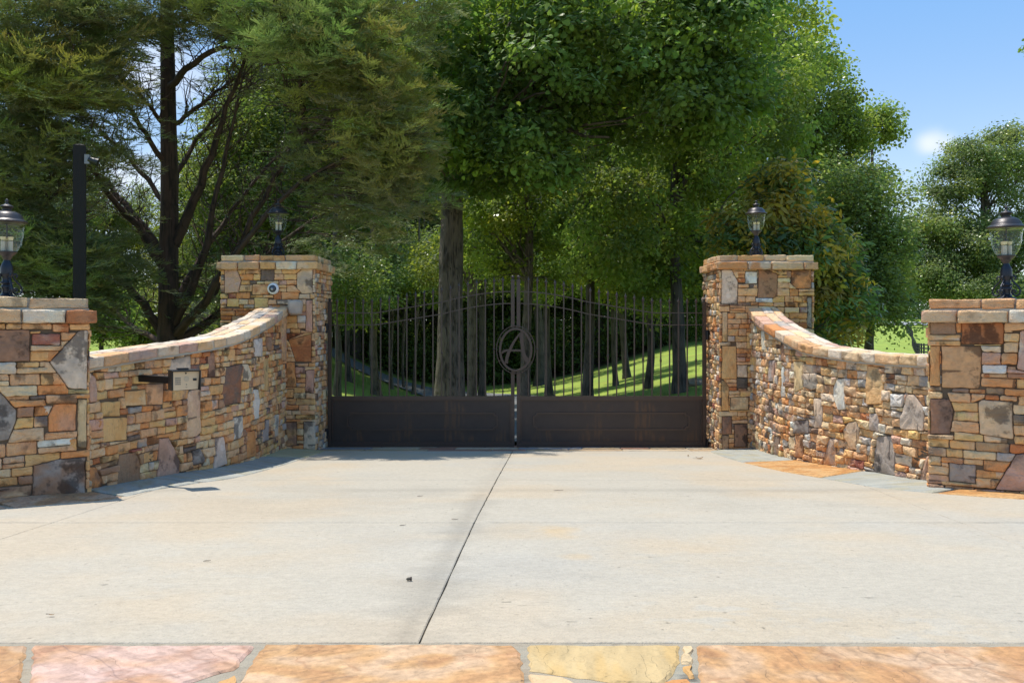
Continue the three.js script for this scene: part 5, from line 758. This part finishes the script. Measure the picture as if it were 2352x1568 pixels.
  cypress(p, { trunk: [at(-190, 900, D2), at(-185, 600, D2), at(-190, 300, D2), at(-180, -100, D2), at(-180, -700, D2)], r: 0.18, seed: 633, limbs: [L(0.08, [-180, 620, D2], [-60, 540, 11.2], [60, 490, 10.9], [160, 420, 10.7]), L(0.07, [-185, 400, D2], [-60, 300, 11], [80, 240, 10.6], [190, 190, 10.4]), L(0.06, [-185, 800, D2], [-60, 720, 11.2], [60, 650, 11], [160, 600, 11]), L(0.07, [-180, 200, D2], [-40, 100, 11], [120, 60, 10.6]), L(0.05, [-185, 700, D2], [-40, 640, 12.4], [120, 560, 12.8], [220, 470, 13])],
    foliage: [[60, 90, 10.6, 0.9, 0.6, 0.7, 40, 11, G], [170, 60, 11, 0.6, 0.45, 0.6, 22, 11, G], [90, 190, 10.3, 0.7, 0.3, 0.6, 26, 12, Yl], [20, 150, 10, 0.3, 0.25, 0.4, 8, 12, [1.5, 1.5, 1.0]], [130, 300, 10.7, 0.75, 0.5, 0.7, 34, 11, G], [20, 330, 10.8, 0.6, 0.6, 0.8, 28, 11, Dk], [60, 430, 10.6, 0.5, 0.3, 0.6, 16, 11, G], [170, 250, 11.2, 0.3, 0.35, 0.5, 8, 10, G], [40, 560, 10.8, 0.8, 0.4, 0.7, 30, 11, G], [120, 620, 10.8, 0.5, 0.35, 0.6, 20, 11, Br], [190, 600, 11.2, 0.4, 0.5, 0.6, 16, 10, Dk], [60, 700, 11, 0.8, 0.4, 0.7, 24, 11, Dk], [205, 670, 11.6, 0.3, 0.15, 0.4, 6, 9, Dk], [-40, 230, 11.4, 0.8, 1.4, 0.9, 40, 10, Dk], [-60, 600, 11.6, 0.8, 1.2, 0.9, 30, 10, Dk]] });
}
// ---- trees whose trunks show through and over the gate: [pixel x, depth, radius, label, crown blobs, lean]
const GREEN = [[1, 1, 1], [0.9, 1, 0.95], [1.15, 1.08, 0.85]], COOLG = [[0.85, 0.95, 1.15], [0.8, 0.9, 1], [1, 1, 1]], LIME = [[1.25, 1.12, 0.8], [1.1, 1.05, 0.85], [0.95, 1, 0.9]];
const B_ = (list) => list.map((q) => bl(...q));
[
  [1562, 17.5, 0.135, 'tall dark tree left of the right gate pillar, with a bare curved limb high up', 'heart', M.leafSmall, GREEN, 10, B_([[1500, 420, 17, 1.4, 1.0, 1.4, 40, 22], [1680, 300, 18, 1.5, 1.2, 1.6, 50, 22], [1430, 540, 17, 1.1, 0.8, 1.2, 30, 22], [1650, 470, 18.5, 1.1, 0.8, 1.2, 26, 22], [1560, 600, 18.5, 1.2, 0.7, 1.2, 24, 22], [1480, 660, 18, 0.9, 0.5, 1, 14, 20], [1700, 120, 18.5, 1.9, 1.4, 2, 50, 22]])],
  [1348, 20, 0.12, 'slim dark tree seen through the right leaf, four bars right of the emblem', 'heart', M.leafSmall, LIME, 9.5, B_([[1380, 420, 19.6, 1.2, 1.0, 1.2, 34, 22], [1300, 560, 20, 1.3, 0.7, 1.2, 28, 22], [1420, 620, 20, 1.0, 0.6, 1.2, 20, 22], [1300, 300, 20.5, 1.6, 1.3, 1.6, 40, 20]])],
  [1207, 18, 0.11, 'grey mottled trunk directly behind the oval emblem of the gate', 'heart', M.leafSmall, LIME, 9, B_([[1150, 470, 18, 1.0, 0.7, 1.0, 26, 22], [1230, 430, 18, 0.8, 0.6, 1, 18, 22], [1130, 560, 18.4, 0.9, 0.7, 1.0, 22, 22], [1210, 640, 18.6, 0.6, 0.4, 0.8, 10, 20]])],
  [1488, 20.5, 0.09, 'straight grey trunk behind the right leaf, just left of the tall dark tree', 'heart', M.leafSmall, GREEN, 8, B_([[1490, 560, 20.6, 0.9, 0.7, 1, 18, 20], [1530, 400, 21, 1.2, 0.9, 1.2, 24, 20]])],
  [1262, 25, 0.11, 'dark tree on the lawn, first trunk right of the emblem', 'small', M.leafSmall, COOLG, 9, B_([[1250, 560, 25, 1.6, 1.0, 1.4, 24, 16], [1290, 640, 25, 1.2, 0.6, 1.2, 14, 16]])],
  [1415, 25, 0.075, 'thin young tree standing on the sunlit lawn slope, left of its curved neighbour', 'small', M.leafSmall, GREEN, 7, B_([[1420, 640, 25, 1.0, 0.6, 1.0, 14, 16], [1400, 560, 25, 1.2, 0.8, 1.2, 16, 16]])],
  [1441, 28, 0.11, 'slightly curved dark tree standing highest on the sunlit lawn slope', 'small', M.leafSmall, COOLG, 9, B_([[1450, 600, 28, 1.8, 1.0, 1.6, 28, 16], [1480, 680, 28, 1.4, 0.5, 1.2, 14, 16]])],
  [1238, 38, 0.2, 'dim trunk at the far top edge of the lawn behind the emblem', 'far', M.leafSmall, COOLG, 12, B_([[1240, 560, 38, 3, 2, 2.4, 40, 12]])],
  [865, 29, 0.14, 'pale grey trunk left of the big tree, beside the curving asphalt drive', 'small', M.leafSmall, GREEN, 10, B_([[870, 620, 28.5, 1.8, 1.0, 1.6, 34, 16], [930, 660, 28, 1.4, 0.7, 1.4, 24, 16], [820, 560, 29, 1.6, 1.0, 1.6, 26, 16]])],
  [772, 25, 0.10, 'dark tree beside the left gate pillar, at the edge of the shaded wood', 'small', M.leafSmall, COOLG, 9, B_([[800, 620, 25, 1.2, 0.8, 1.2, 24, 16], [840, 700, 25, 1.0, 0.5, 1, 14, 16]])],
  [802, 32, 0.10, 'slender trunk between the pale grey trunk and the left gate pillar', 'far', M.leafSmall, COOLG, 10, B_([[800, 560, 32, 2, 1.6, 2, 22, 12]])],
  [1083, 22, 0.11, 'grey trunk just right of the massive trunk', 'heart', M.leafSmall, LIME, 9, B_([[1100, 520, 22, 1.2, 0.9, 1.2, 26, 20], [1020, 600, 22.5, 1.0, 0.7, 1.2, 18, 20]])],
  [1107, 30, 0.12, 'dim trunk at the left end of the sunlit lawn slope', 'far', M.leafSmall, COOLG, 10, B_([[1100, 580, 30, 2, 1.3, 2, 24, 12]])],
].forEach(([px, d, r, label, kind, mat, tones, H, blobs], i) => {
  const x = (px - CX) / F * d, R = rngOf(700 + i), o = thing('broadleaf_tree', label, 'tree', [0, 0, 0], 0);
  if ([0, 1, 8, 9, 11].includes(i)) blobs.push([x - 0.5, H + 1.2, d - 0.3, 2.3, 0.9, 2.0, kind === 'heart' ? 26 : 20, 18]);  // added crown clump out of view, there to shade the foliage below
  const trunk = straight(x, d, H + 1, [(R() - 0.5) * 0.4, (R() - 0.5) * 0.5], R); if (i === 6) { trunk[1].x -= 0.12; trunk[2].x -= 0.2; }
  leafTree(o, { trunk, r, bark: i === 2 || i === 8 || i === 11 ? M.barkGrey : M.barkDark, mat, kind, blobs, seed: 720 + i, tones: i > 6 ? tones.map((t) => t.map((q) => q * 0.7)) : tones, clump: kind === 'far' ? 0.7 : 0.33, limbs: 0.22 });  // later trees get darker leaf tones in place of missing canopy shade
  if (i === 0) { const B = new Tubes(), q = [[1566, 440], [1580, 405], [1605, 385], [1640, 378]].map(([a, b]) => at(a, b, 17.4)); B.add(new THREE.CatmullRomCurve3(q).getSpacedPoints(10), taper(0.06, 0.02, 10), 8); part('bough', B.build(), M.barkDark, o); }
});
[[901, 34], [928, 36], [948, 33], [969, 37]].forEach(([px, d], i) => {
  const x = (px - CX) / F * d, R = rngOf(760 + i), o = thing('young_tree', null, 'tree'); tag(o, ['pale thin young trunk, leftmost of the four beside the curving drive', 'pale thin young trunk, second from left of the four beside the drive', 'leaning pale young trunk, third from left of the four beside the drive', 'darker young trunk nearest the massive trunk, of the four beside the drive'][i], 'tree', 'young trees beside the curving drive');
  leafTree(o, { trunk: straight(x, d, 8, [i === 2 ? 0.4 : 0.1, 0.2], R), r: 0.06, bark: i < 3 ? M.barkGrey : M.barkDark, mat: M.leafSmall, kind: 'far', blobs: [bl(px, 600, d, 1.6, 1.2, 1.4, 12, 10)], seed: 770 + i, tones: COOLG.map((t) => t.map((q) => q * 0.7)), clump: 0.8 });  // leaf tones lowered here too, shade put into the colour
});
// ---- right-hand trees against the sky
leafTree(thing('broadleaf_tree', 'tall spreading tree whose leafy edge stands against the blue sky above the right pillar', 'tree'), { trunk: straight((1790 - CX) / F * 24, 24, 13, [0, 0]), r: 0.2, bark: M.barkDark, mat: M.leafSmall, kind: 'heart', seed: 801, tones: GREEN, clump: 0.32, limbs: 0.25, blobs: B_([
  [1765, 150, 23, 1.1, 1.6, 1.8, 60, 22], [1875, 225, 23.5, 0.9, 0.9, 1.4, 40, 22], [1905, 335, 24, 1.0, 0.6, 1.2, 36, 22], [1985, 285, 24, 0.6, 0.3, 0.7, 14, 20], [1870, 420, 24.5, 1.3, 0.6, 1.3, 40, 22], [1950, 430, 24.5, 0.6, 0.35, 0.8, 14, 20], [1780, 330, 24, 1.6, 1.2, 1.8, 60, 22], [1850, 115, 23.5, 0.5, 0.4, 0.7, 12, 20], [1890, 150, 23.6, 0.35, 0.3, 0.5, 7, 18], [1715, 20, 23, 0.7, 0.9, 1.5, 30, 22], [1720, -120, 23, 1.4, 1.2, 1.8, 30, 20], [1640, 520, 26, 1.3, 0.9, 1.4, 30, 22], [2045, 300, 24, 0.25, 0.2, 0.3, 6, 16], [2015, 400, 24, 0.3, 0.2, 0.3, 6, 16], [2030, 255, 24, 0.25, 0.15, 0.3, 5, 16], [1935, 250, 24, 0.5, 0.25, 0.6, 10, 18]]) });
leafTree(thing('magnolia_tree', 'magnolia with bronze and gold leaves behind the tall right pillar', 'tree'), { trunk: straight((1790 - CX) / F * 14.5, 14.5, 3.3), r: 0.08, bark: M.barkGrey, mat: M.leafGloss, kind: 'long', seed: 811, fork: 0.1, dens: 0.75, clump: 0.28, limbs: 0.5, pale: 0.1, tones: [[1.2, 1.25, 0.8], [0.8, 1.1, 0.8], [0.6, 0.9, 0.8], [3.0, 1.8, 0.6], [2.0, 1.5, 0.7]], blobs: B_([
  [1775, 440, 14.5, 0.4, 0.45, 0.5, 20, 14], [1740, 520, 14.3, 0.6, 0.4, 0.7, 30, 14], [1830, 500, 14.5, 0.5, 0.4, 0.6, 22, 14], [1850, 600, 14.5, 0.7, 0.6, 0.8, 44, 14], [1700, 560, 14.5, 0.35, 0.3, 0.5, 12, 14], [1900, 700, 14.5, 0.6, 0.5, 0.7, 34, 14], [1760, 620, 14.8, 0.6, 0.5, 0.6, 22, 14], [1870, 790, 14.6, 0.6, 0.4, 0.7, 20, 14], [1940, 640, 14.8, 0.3, 0.3, 0.5, 10, 14]]) });
leafTree(thing('weeping_tree', 'light green drooping tree between the magnolia and the low right pillar', 'tree'), { trunk: straight((2000 - CX) / F * 19, 19, 5.2), r: 0.1, bark: M.barkGrey, mat: M.leafLight, kind: 'weep', seed: 821, clump: 0.34, limbs: 0.4, weep: 0.8, tones: GREEN, blobs: B_([
  [1915, 460, 19, 0.8, 0.7, 1, 40, 18], [1985, 470, 19, 0.5, 0.5, 0.7, 18, 18], [1955, 590, 19, 0.9, 0.8, 1, 60, 18], [2020, 560, 18.8, 0.4, 0.5, 0.6, 16, 16], [1935, 690, 18.5, 0.8, 0.45, 1, 36, 18], [2015, 650, 18.5, 0.35, 0.4, 0.6, 14, 18], [2055, 715, 18.5, 0.32, 0.22, 0.4, 9, 14], [2060, 450, 19, 0.3, 0.15, 0.3, 5, 12], [2045, 580, 18.8, 0.25, 0.4, 0.5, 8, 14], [1900, 560, 19.5, 0.8, 0.8, 1, 30, 18]]) });
leafTree(thing('oak_tree', 'broad round-crowned oak at the right edge behind the low right lantern', 'tree'), { trunk: straight((2260 - CX) / F * 32, 32, 7), r: 0.25, bark: M.barkDark, mat: M.leafLight, kind: 'small', seed: 831, clump: 0.42, limbs: 0.35, tones: [[0.9, 0.95, 1], [0.8, 0.85, 0.9], [1.05, 1, 0.9]], blobs: B_([
  [2270, 350, 32, 1.2, 0.8, 1.3, 34, 18], [2200, 420, 32, 1.0, 0.6, 1.2, 26, 18], [2330, 400, 32, 1.4, 1.1, 1.6, 44, 18], [2160, 520, 32, 1.2, 0.8, 1.4, 40, 18], [2250, 560, 31.5, 1.6, 1.0, 1.6, 60, 18], [2370, 560, 32, 1.4, 1.4, 1.8, 50, 18], [2140, 620, 31.5, 1.0, 0.6, 1.2, 34, 18], [2240, 660, 31, 1.8, 0.6, 1.5, 56, 18], [2380, 680, 31.5, 1.4, 0.7, 1.4, 30, 18], [2180, 380, 32, 0.4, 0.3, 0.5, 6, 16], [2300, 300, 32, 0.5, 0.25, 0.6, 8, 16], [2120, 560, 32.4, 0.5, 0.5, 0.7, 10, 16]]) });
{
  const o = thing('broadleaf_tree', 'tree beyond the right edge, only its leafy twig tip shows high against the sky', 'tree'), B = new Tubes(), R = rngOf(9), C2 = new Crown();
  leafTree(o, { trunk: straight(9.3, 9.6, 6.5), r: 0.13, bark: M.barkDark, mat: M.leafBroad, kind: 'broad', seed: 845, clump: 0.35, limbs: 0.4, blobs: [[9.4, 6, 9.6, 1.6, 1.3, 1.5, 34, 20], [9.0, 4.6, 9.6, 1.0, 0.6, 1.2, 14, 20]] });
  B.add(limb(V(9.3, 4.6, -9.6), at(2356, 100, 9), R, 0.04, 12, 0.05), taper(0.04, 0.004, 12), 6); for (let i = 0; i < 9; i++) C2.put(CL.broad[0], at(2366 + (i < 6 ? 70 : 260) * R(), 82 + 46 * R(), 9), qOf(R() * 6, R() - 0.5, R() - 0.5), 0.5, [0.9, 1, 0.9]);
  part('bough', B.build(), M.barkDark, o); C2.build(o, M.leafBroad, 'bough_leaves');
}
// ---- the wood behind: individual trees in rows, three kinds built once and cloned
{
  const kinds = [0, 1, 2].map((k) => { const o = new THREE.Group(), H = 11 + k; leafTree(o, { trunk: [V(0, -0.4, 0), V(0.1, H * 0.3, 0), V(-0.1, H * 0.6, 0.1), V(0, H, 0)], r: 0.19, bark: M.barkDark, mat: M.leafSmall, kind: 'far', seed: 900 + k, clump: 1.0, limbs: 0.3, tones: [COOLG, GREEN, LIME][k].map((t) => t.map((x) => x * 0.72)), blobs: [[0, 3.2, 0, 2.2, 0.9, 2.2, 22, 11], [0.4, 5, 0, 2.6, 1.5, 2.5, 44, 11], [-0.4, 7.4, 0, 2.4, 1.7, 2.3, 44, 11], [0, 9.6, 0, 1.9, 1.6, 1.9, 30, 11], [0.2, H, 0, 1.1, 1.0, 1.1, 12, 11]] }); return o; });  // leaf tones darkened to stand in for shade from upper canopies
  const R = rngOf(950), low = 0.62, rows = [];
  for (let i = 0; i < 15; i++) rows.push([690 + i * 62 + (R() - 0.5) * 30, 44 + 5 * R(), 1.35 + 0.35 * R(), 'a']);
  for (let i = 0; i < 15; i++) rows.push([640 + i * 70 + (R() - 0.5) * 30, 56 + 8 * R(), 1.1 + 0.3 * R(), 'b']);
  for (const [px, d, s] of [[-60, 30, 0.62], [60, 34, 0.7], [150, 28, 0.5], [235, 33, 0.52], [320, 38, 0.5], [420, 36, 0.55], [520, 31, 0.62], [600, 30, 0.85], [650, 36, 1.2], [720, 32, 1.1]]) rows.push([px, d, s, 'c']);
  for (const [px, d, s] of [[1660, 44, 0.85], [1740, 40, 0.75], [1830, 42, 0.62], [1920, 52, 0.55], [2010, 172, 1.3], [2085, 170, 1.2], [2165, 168, 1.35], [2290, 172, 1.4], [2440, 165, 1.4]]) rows.push([px, d, s, 'd']);
  const text = { a: ['leafy tree in the front row of the dark wood beyond the gate lawn', 'front row of the wood beyond the lawn'], b: ['tall tree deep in the dark wood beyond the gate lawn', 'back of the wood beyond the lawn'], c: ['sunny tree beyond the cypress on the left', 'trees beyond the cypress'], d: ['distant tree beyond the lawn hill on the right', 'distant trees on the right'] };
  const count = {}, OWN = { c: ['leafy tree at the far left edge, behind the drooping cypress boughs', 'tree behind the low left lantern, beyond the cypress boughs', 'tree whose crown shows left of the dark timber post', 'tree whose crown shows just right of the floodlight on the timber post', 'tree behind the cypress limbs, left of the cypress trunk', 'tree showing just right of the cypress trunk', 'sunny tree behind the leaning cypress stems, left of the tall left lantern', 'bright tree directly behind the tall left lantern', 'tree rising between the tall left lantern and the gate', 'tree just left of the gate, above its left hinge post'],
    d: ['tree of the wood behind the right end of the gate', 'tree of the wood behind the tall right lantern', 'distant tree behind the magnolia', 'distant tree behind the light green drooping tree', 'small distant tree in the sky gap left of the round oak', 'small distant tree low behind the left side of the round oak', 'distant tree behind the middle of the round oak', 'distant tree behind the low right lantern', 'distant tree beyond the right edge behind the round oak'] };
  rows.forEach(([px, d, s, g], i) => { const k = g === 'c' ? (i % 2 ? 2 : 1) : i % 3, o = kinds[k].clone(); o.name = numbered('woodland_tree'); scene.add(o); const x = (px - CX) / F * d; o.position.set(x, groundY(x, d), -d); o.rotation.y = i * 2.4; o.scale.setScalar(s); const own = OWN[g]?.[count[g] = (count[g] ?? -1) + 1]; tag(o, own ?? text[g][0], 'tree', text[g][1]); });
  // undergrowth of the wood, one mass
  const C = new Crown(), P = thing('undergrowth', 'dark shrubby undergrowth between the trunks of the wood', 'undergrowth'); P.userData.kind = 'stuff';
  for (let i = 0; i < 5600; i++) { const px = 520 + 1190 * R(), d = 43 + 32 * R(), x = (px - CX) / F * d; C.put(CL.far[0], V(x, groundY(x, d) + 0.2 + (d > 52 ? 6.5 : 3.2) * Math.pow(R(), 1.4), -d), qOf(R() * 6, R() - 0.5, R() - 0.5), 1 + 0.6 * R(), [0.8, 0.85, 0.85]); }
  C.build(P, M.leafSmall, 'foliage');
}
{ // the dark wooded bank beyond the far road
  const R = rngOf(966), C = new Crown(), P = thing('hedgerow', 'dark wooded bank beyond the far road, behind the low right pillar', 'hedgerow'); P.userData.kind = 'stuff';
  for (let i = 0; i < 3200; i++) { const d = 168 + 16 * R(), x = 50 + 110 * R(); C.put(CL.far[0], V(x, groundY(x, d) + 9 * Math.pow(R(), 1.6), -d), qOf(R() * 6, R() - 0.5, R() - 0.5), 2 + 1.5 * R(), [0.7, 0.8, 0.85]); }
  C.build(P, M.leafSmall, 'foliage');
}
// ---- shrubs left, behind the curved wall
[[335, 735, 19, 0.6, 'olive-leaved shrub behind the left curved wall, left of the cypress trunk', [[1.2, 1.0, 0.7], [0.9, 0.9, 0.8]]], [232, 712, 17, 0.3, 'bright green shrub beside the dark timber post', [[1.2, 1.3, 0.8], [1, 1.1, 0.8]]], [560, 720, 20, 0.8, 'sunlit shrub between the cypress and the tall left pillar', [[1.2, 1.15, 0.8], [1, 1, 0.9]]]].forEach(([px, py, d, r, label, tones], i) => {
  const p = at(px, py, d); leafTree(thing('shrub', label, 'shrub'), { trunk: [V(p.x, gy0(p.x, d), -d), V(p.x, p.y - 0.2, -d), V(p.x, p.y + 0.2, -d)], r: 0.05, bark: M.barkDark, mat: M.leafLight, kind: 'weep', fork: 0.1, seed: 980 + i, clump: 0.3, limbs: 0.6, tones, blobs: [[p.x, p.y, d, r, 0.7 * r + 0.2, r, 46, 12], [p.x, p.y - 0.6 * r, d, r * 0.9, 0.5 * r, r, 24, 12]] });
});
// ---------------------------------------------------------------- far things and small things
{
  const c = at(462, 752, 36), o = thing('cottage', 'small pale cottage far off between the cypress stems', 'building', [c.x, 0, c.z], 0.2), y0 = groundY(c.x, 36) - 0.2, wallM = std({ name: 'pale siding', color: rgb(0.62, 0.6, 0.57), roughness: 0.8 }), trim = std({ name: 'white trim', color: rgb(0.75, 0.75, 0.73), roughness: 0.6 });
  part('base_wall', box(3.4, 1.0, 3, 0, y0 + 0.5, -1.5), M.mortar, o); part('wall', box(3.3, 1.6, 2.9, 0, y0 + 1.8, -1.5), wallM, o);
  const sh = new THREE.Shape([[-2.0, 0], [2.0, 0], [0, 1.1]].map((p) => new THREE.Vector2(...p))); part('roof', new THREE.ExtrudeGeometry(sh, { depth: 3.4, bevelEnabled: false }).translate(0, y0 + 2.6, -3.2), std({ name: 'grey shingles', color: rgb(0.16, 0.15, 0.15), roughness: 0.9 }), o);
  for (const x of [-0.8, 0.0, 0.8]) { const f = part('window', merge([box(0.5, 0.05, 0.06, x, y0 + 2.27, 0), box(0.5, 0.05, 0.06, x, y0 + 1.33, 0), box(0.05, 0.9, 0.06, x - 0.225, y0 + 1.8, 0), box(0.05, 0.9, 0.06, x + 0.225, y0 + 1.8, 0), box(0.03, 0.89, 0.05, x, y0 + 1.8, 0)]), trim, o); part('pane', box(0.4, 0.89, 0.02, x, y0 + 1.8, -0.02), std({ name: 'window glass', color: rgb(0.08, 0.1, 0.13), roughness: 0.08 }), f); }
}
{
  const run = (label, pts, gap, h) => { const o = thing('board_fence', label, 'fence'), c = new THREE.CatmullRomCurve3(pts.map(([x, d]) => V(x, 0, -d))), n = Math.round(c.getLength() / gap), P = c.getSpacedPoints(n).map((p) => p.setY(groundY(p.x, -p.z))); for (let i = 0; i <= n; i++) { part('fence_post', box(0.13, h + 0.1, 0.13, P[i].x, P[i].y + h / 2, P[i].z), M.fence, o); if (i < n) for (const k of [0.32, 0.62, 0.92]) part('board', bar(P[i].clone().setY(P[i].y + h * k).add(V(0, 0, 0.085)), P[i + 1].clone().setY(P[i + 1].y + h * k).add(V(0, 0, 0.085)), 0.035, 0.14), M.fence, o); } };
  M.fence = std({ name: 'black stained boards', color: rgb(0.02, 0.02, 0.021), roughness: 0.7 });
  run('black three-board fence running down the far lawn beside the low right pillar', [[60, 134], [54.5, 120], [50, 110], [44, 95], [42, 88.5], [41.5, 82]], 2.4, 1.25); run('black board fence along the road far off on the right', [[62, 138], [70, 139], [84, 136], [100, 132]], 2.6, 1.25);
}
{
  const R = rngOf(31), peb = std({ name: 'brown husk', color: rgb(0.10, 0.085, 0.06), roughness: 0.8, bumpMap: stoneBump, bumpScale: 0.003 }), leafM = phys({ name: 'dry leaf', color: rgb(0.26, 0.15, 0.06), roughness: 0.8, transmission: 0.3, thickness: 0, side: THREE.DoubleSide }), twM = std({ name: 'twig', color: rgb(0.07, 0.05, 0.04), roughness: 0.9 });
  const on = (px, py, r = 0) => { const [x, d] = onDrive(px, py, r); return [x, nearY(d) + r, -d]; };
  const a = thing('acorn', 'small dark acorn lying left of the open centre joint of the driveway', 'acorn', on(938, 1333, 0.003), 0.4), g = new THREE.IcosahedronGeometry(0.008, 2).scale(1.15, 0.8, 0.9).translate(0, 0.006, 0); part('nut', g, peb, a); part('cap', new THREE.CylinderGeometry(0.006, 0.0085, 0.007, 10).rotateZ(1.5).translate(0.008, 0.006, 0), twM, a);
  const curl = (name, label, cat, px, py, s, turn) => { const ge = new THREE.PlaneGeometry(0.05 * s, 0.022 * s, 8, 3), p = ge.attributes.position; for (let i = 0; i < p.count; i++) { const x = p.getX(i) / (0.05 * s), y = p.getY(i) / (0.022 * s); p.setXYZ(i, p.getX(i) * (1 - 0.3 * x), p.getY(i) * Math.sqrt(Math.max(0.02, 1 - 4 * x * x)), s * (0.016 * x * x * 2 + 0.014 * y * y)); } ge.computeVertexNormals(); const o = thing(name, label, cat, on(px, py, 0.006), turn); part('blade', ge.rotateX(-Math.PI / 2), leafM, o); part('stalk', new THREE.CylinderGeometry(0.0012, 0.0008, 0.025 * s, 5).rotateZ(1.5).translate(-0.034 * s, 0.004, 0), twM, o); };
  curl('dry_leaf', 'curled brown dry leaf near the right end of the gate sill', 'leaf', 1608, 1053, 1.6, 0.2); curl('dry_leaf', 'small dark leaf scrap on the concrete left of the curled dry leaf', 'leaf', 1581, 1047, 0.9, 1.3); curl('dry_leaf', 'dark leaf scrap lying alone near the lower left of the driveway', 'leaf', 118, 1412, 0.4, 0.1);
  const tw = (label, px, py, l, turn) => { const o = thing('twig', label, 'twig', on(px, py, 0.005), turn); part('stick', new Tubes().add([V(-l / 2, 0, 0), V(-l / 6, 0.003, 0.006), V(l / 5, 0, -0.004), V(l / 2, 0.004, 0.004)], [0.0012, 0.0018, 0.0014, 0.001], 5).build(), twM, o); };
  tw('thin bent twig on the concrete between gate and cross joint, right of the centre joint', 1283, 1126, 0.07, 0.05); tw('tiny twig just left of the centre joint by the second cross joint', 925, 1206, 0.035, 0.2); tw('tiny twig beyond the acorn, above the second cross joint', 1045, 1192, 0.04, -0.2); tw('tiny twig in the left middle of the driveway', 475, 1288, 0.03, 0.1); tw('tiny twig in the middle of the upper driveway', 965, 1139, 0.04, 0.1);
  const st = at(1603, 894, 18.5), s = thing('rock', 'low dark rock on the lawn behind the right gate leaf', 'rock', [st.x, groundY(st.x, 18.5), -18.5]), sg = new THREE.IcosahedronGeometry(0.2, 3), sp = sg.attributes.position; for (let i = 0; i < sp.count; i++) { const v = V().fromBufferAttribute(sp, i), k = 0.75 + 0.5 * n3(v.x * 9 + 3, v.y * 9, v.z * 9, 4); sp.setXYZ(i, v.x * k * 1.2, v.y * k * 0.55 + 0.03, v.z * k); } sg.computeVertexNormals(); part('stone', sg, M.mortar, s);
}
camera.updateProjectionMatrix();
renderer.render(scene, camera);
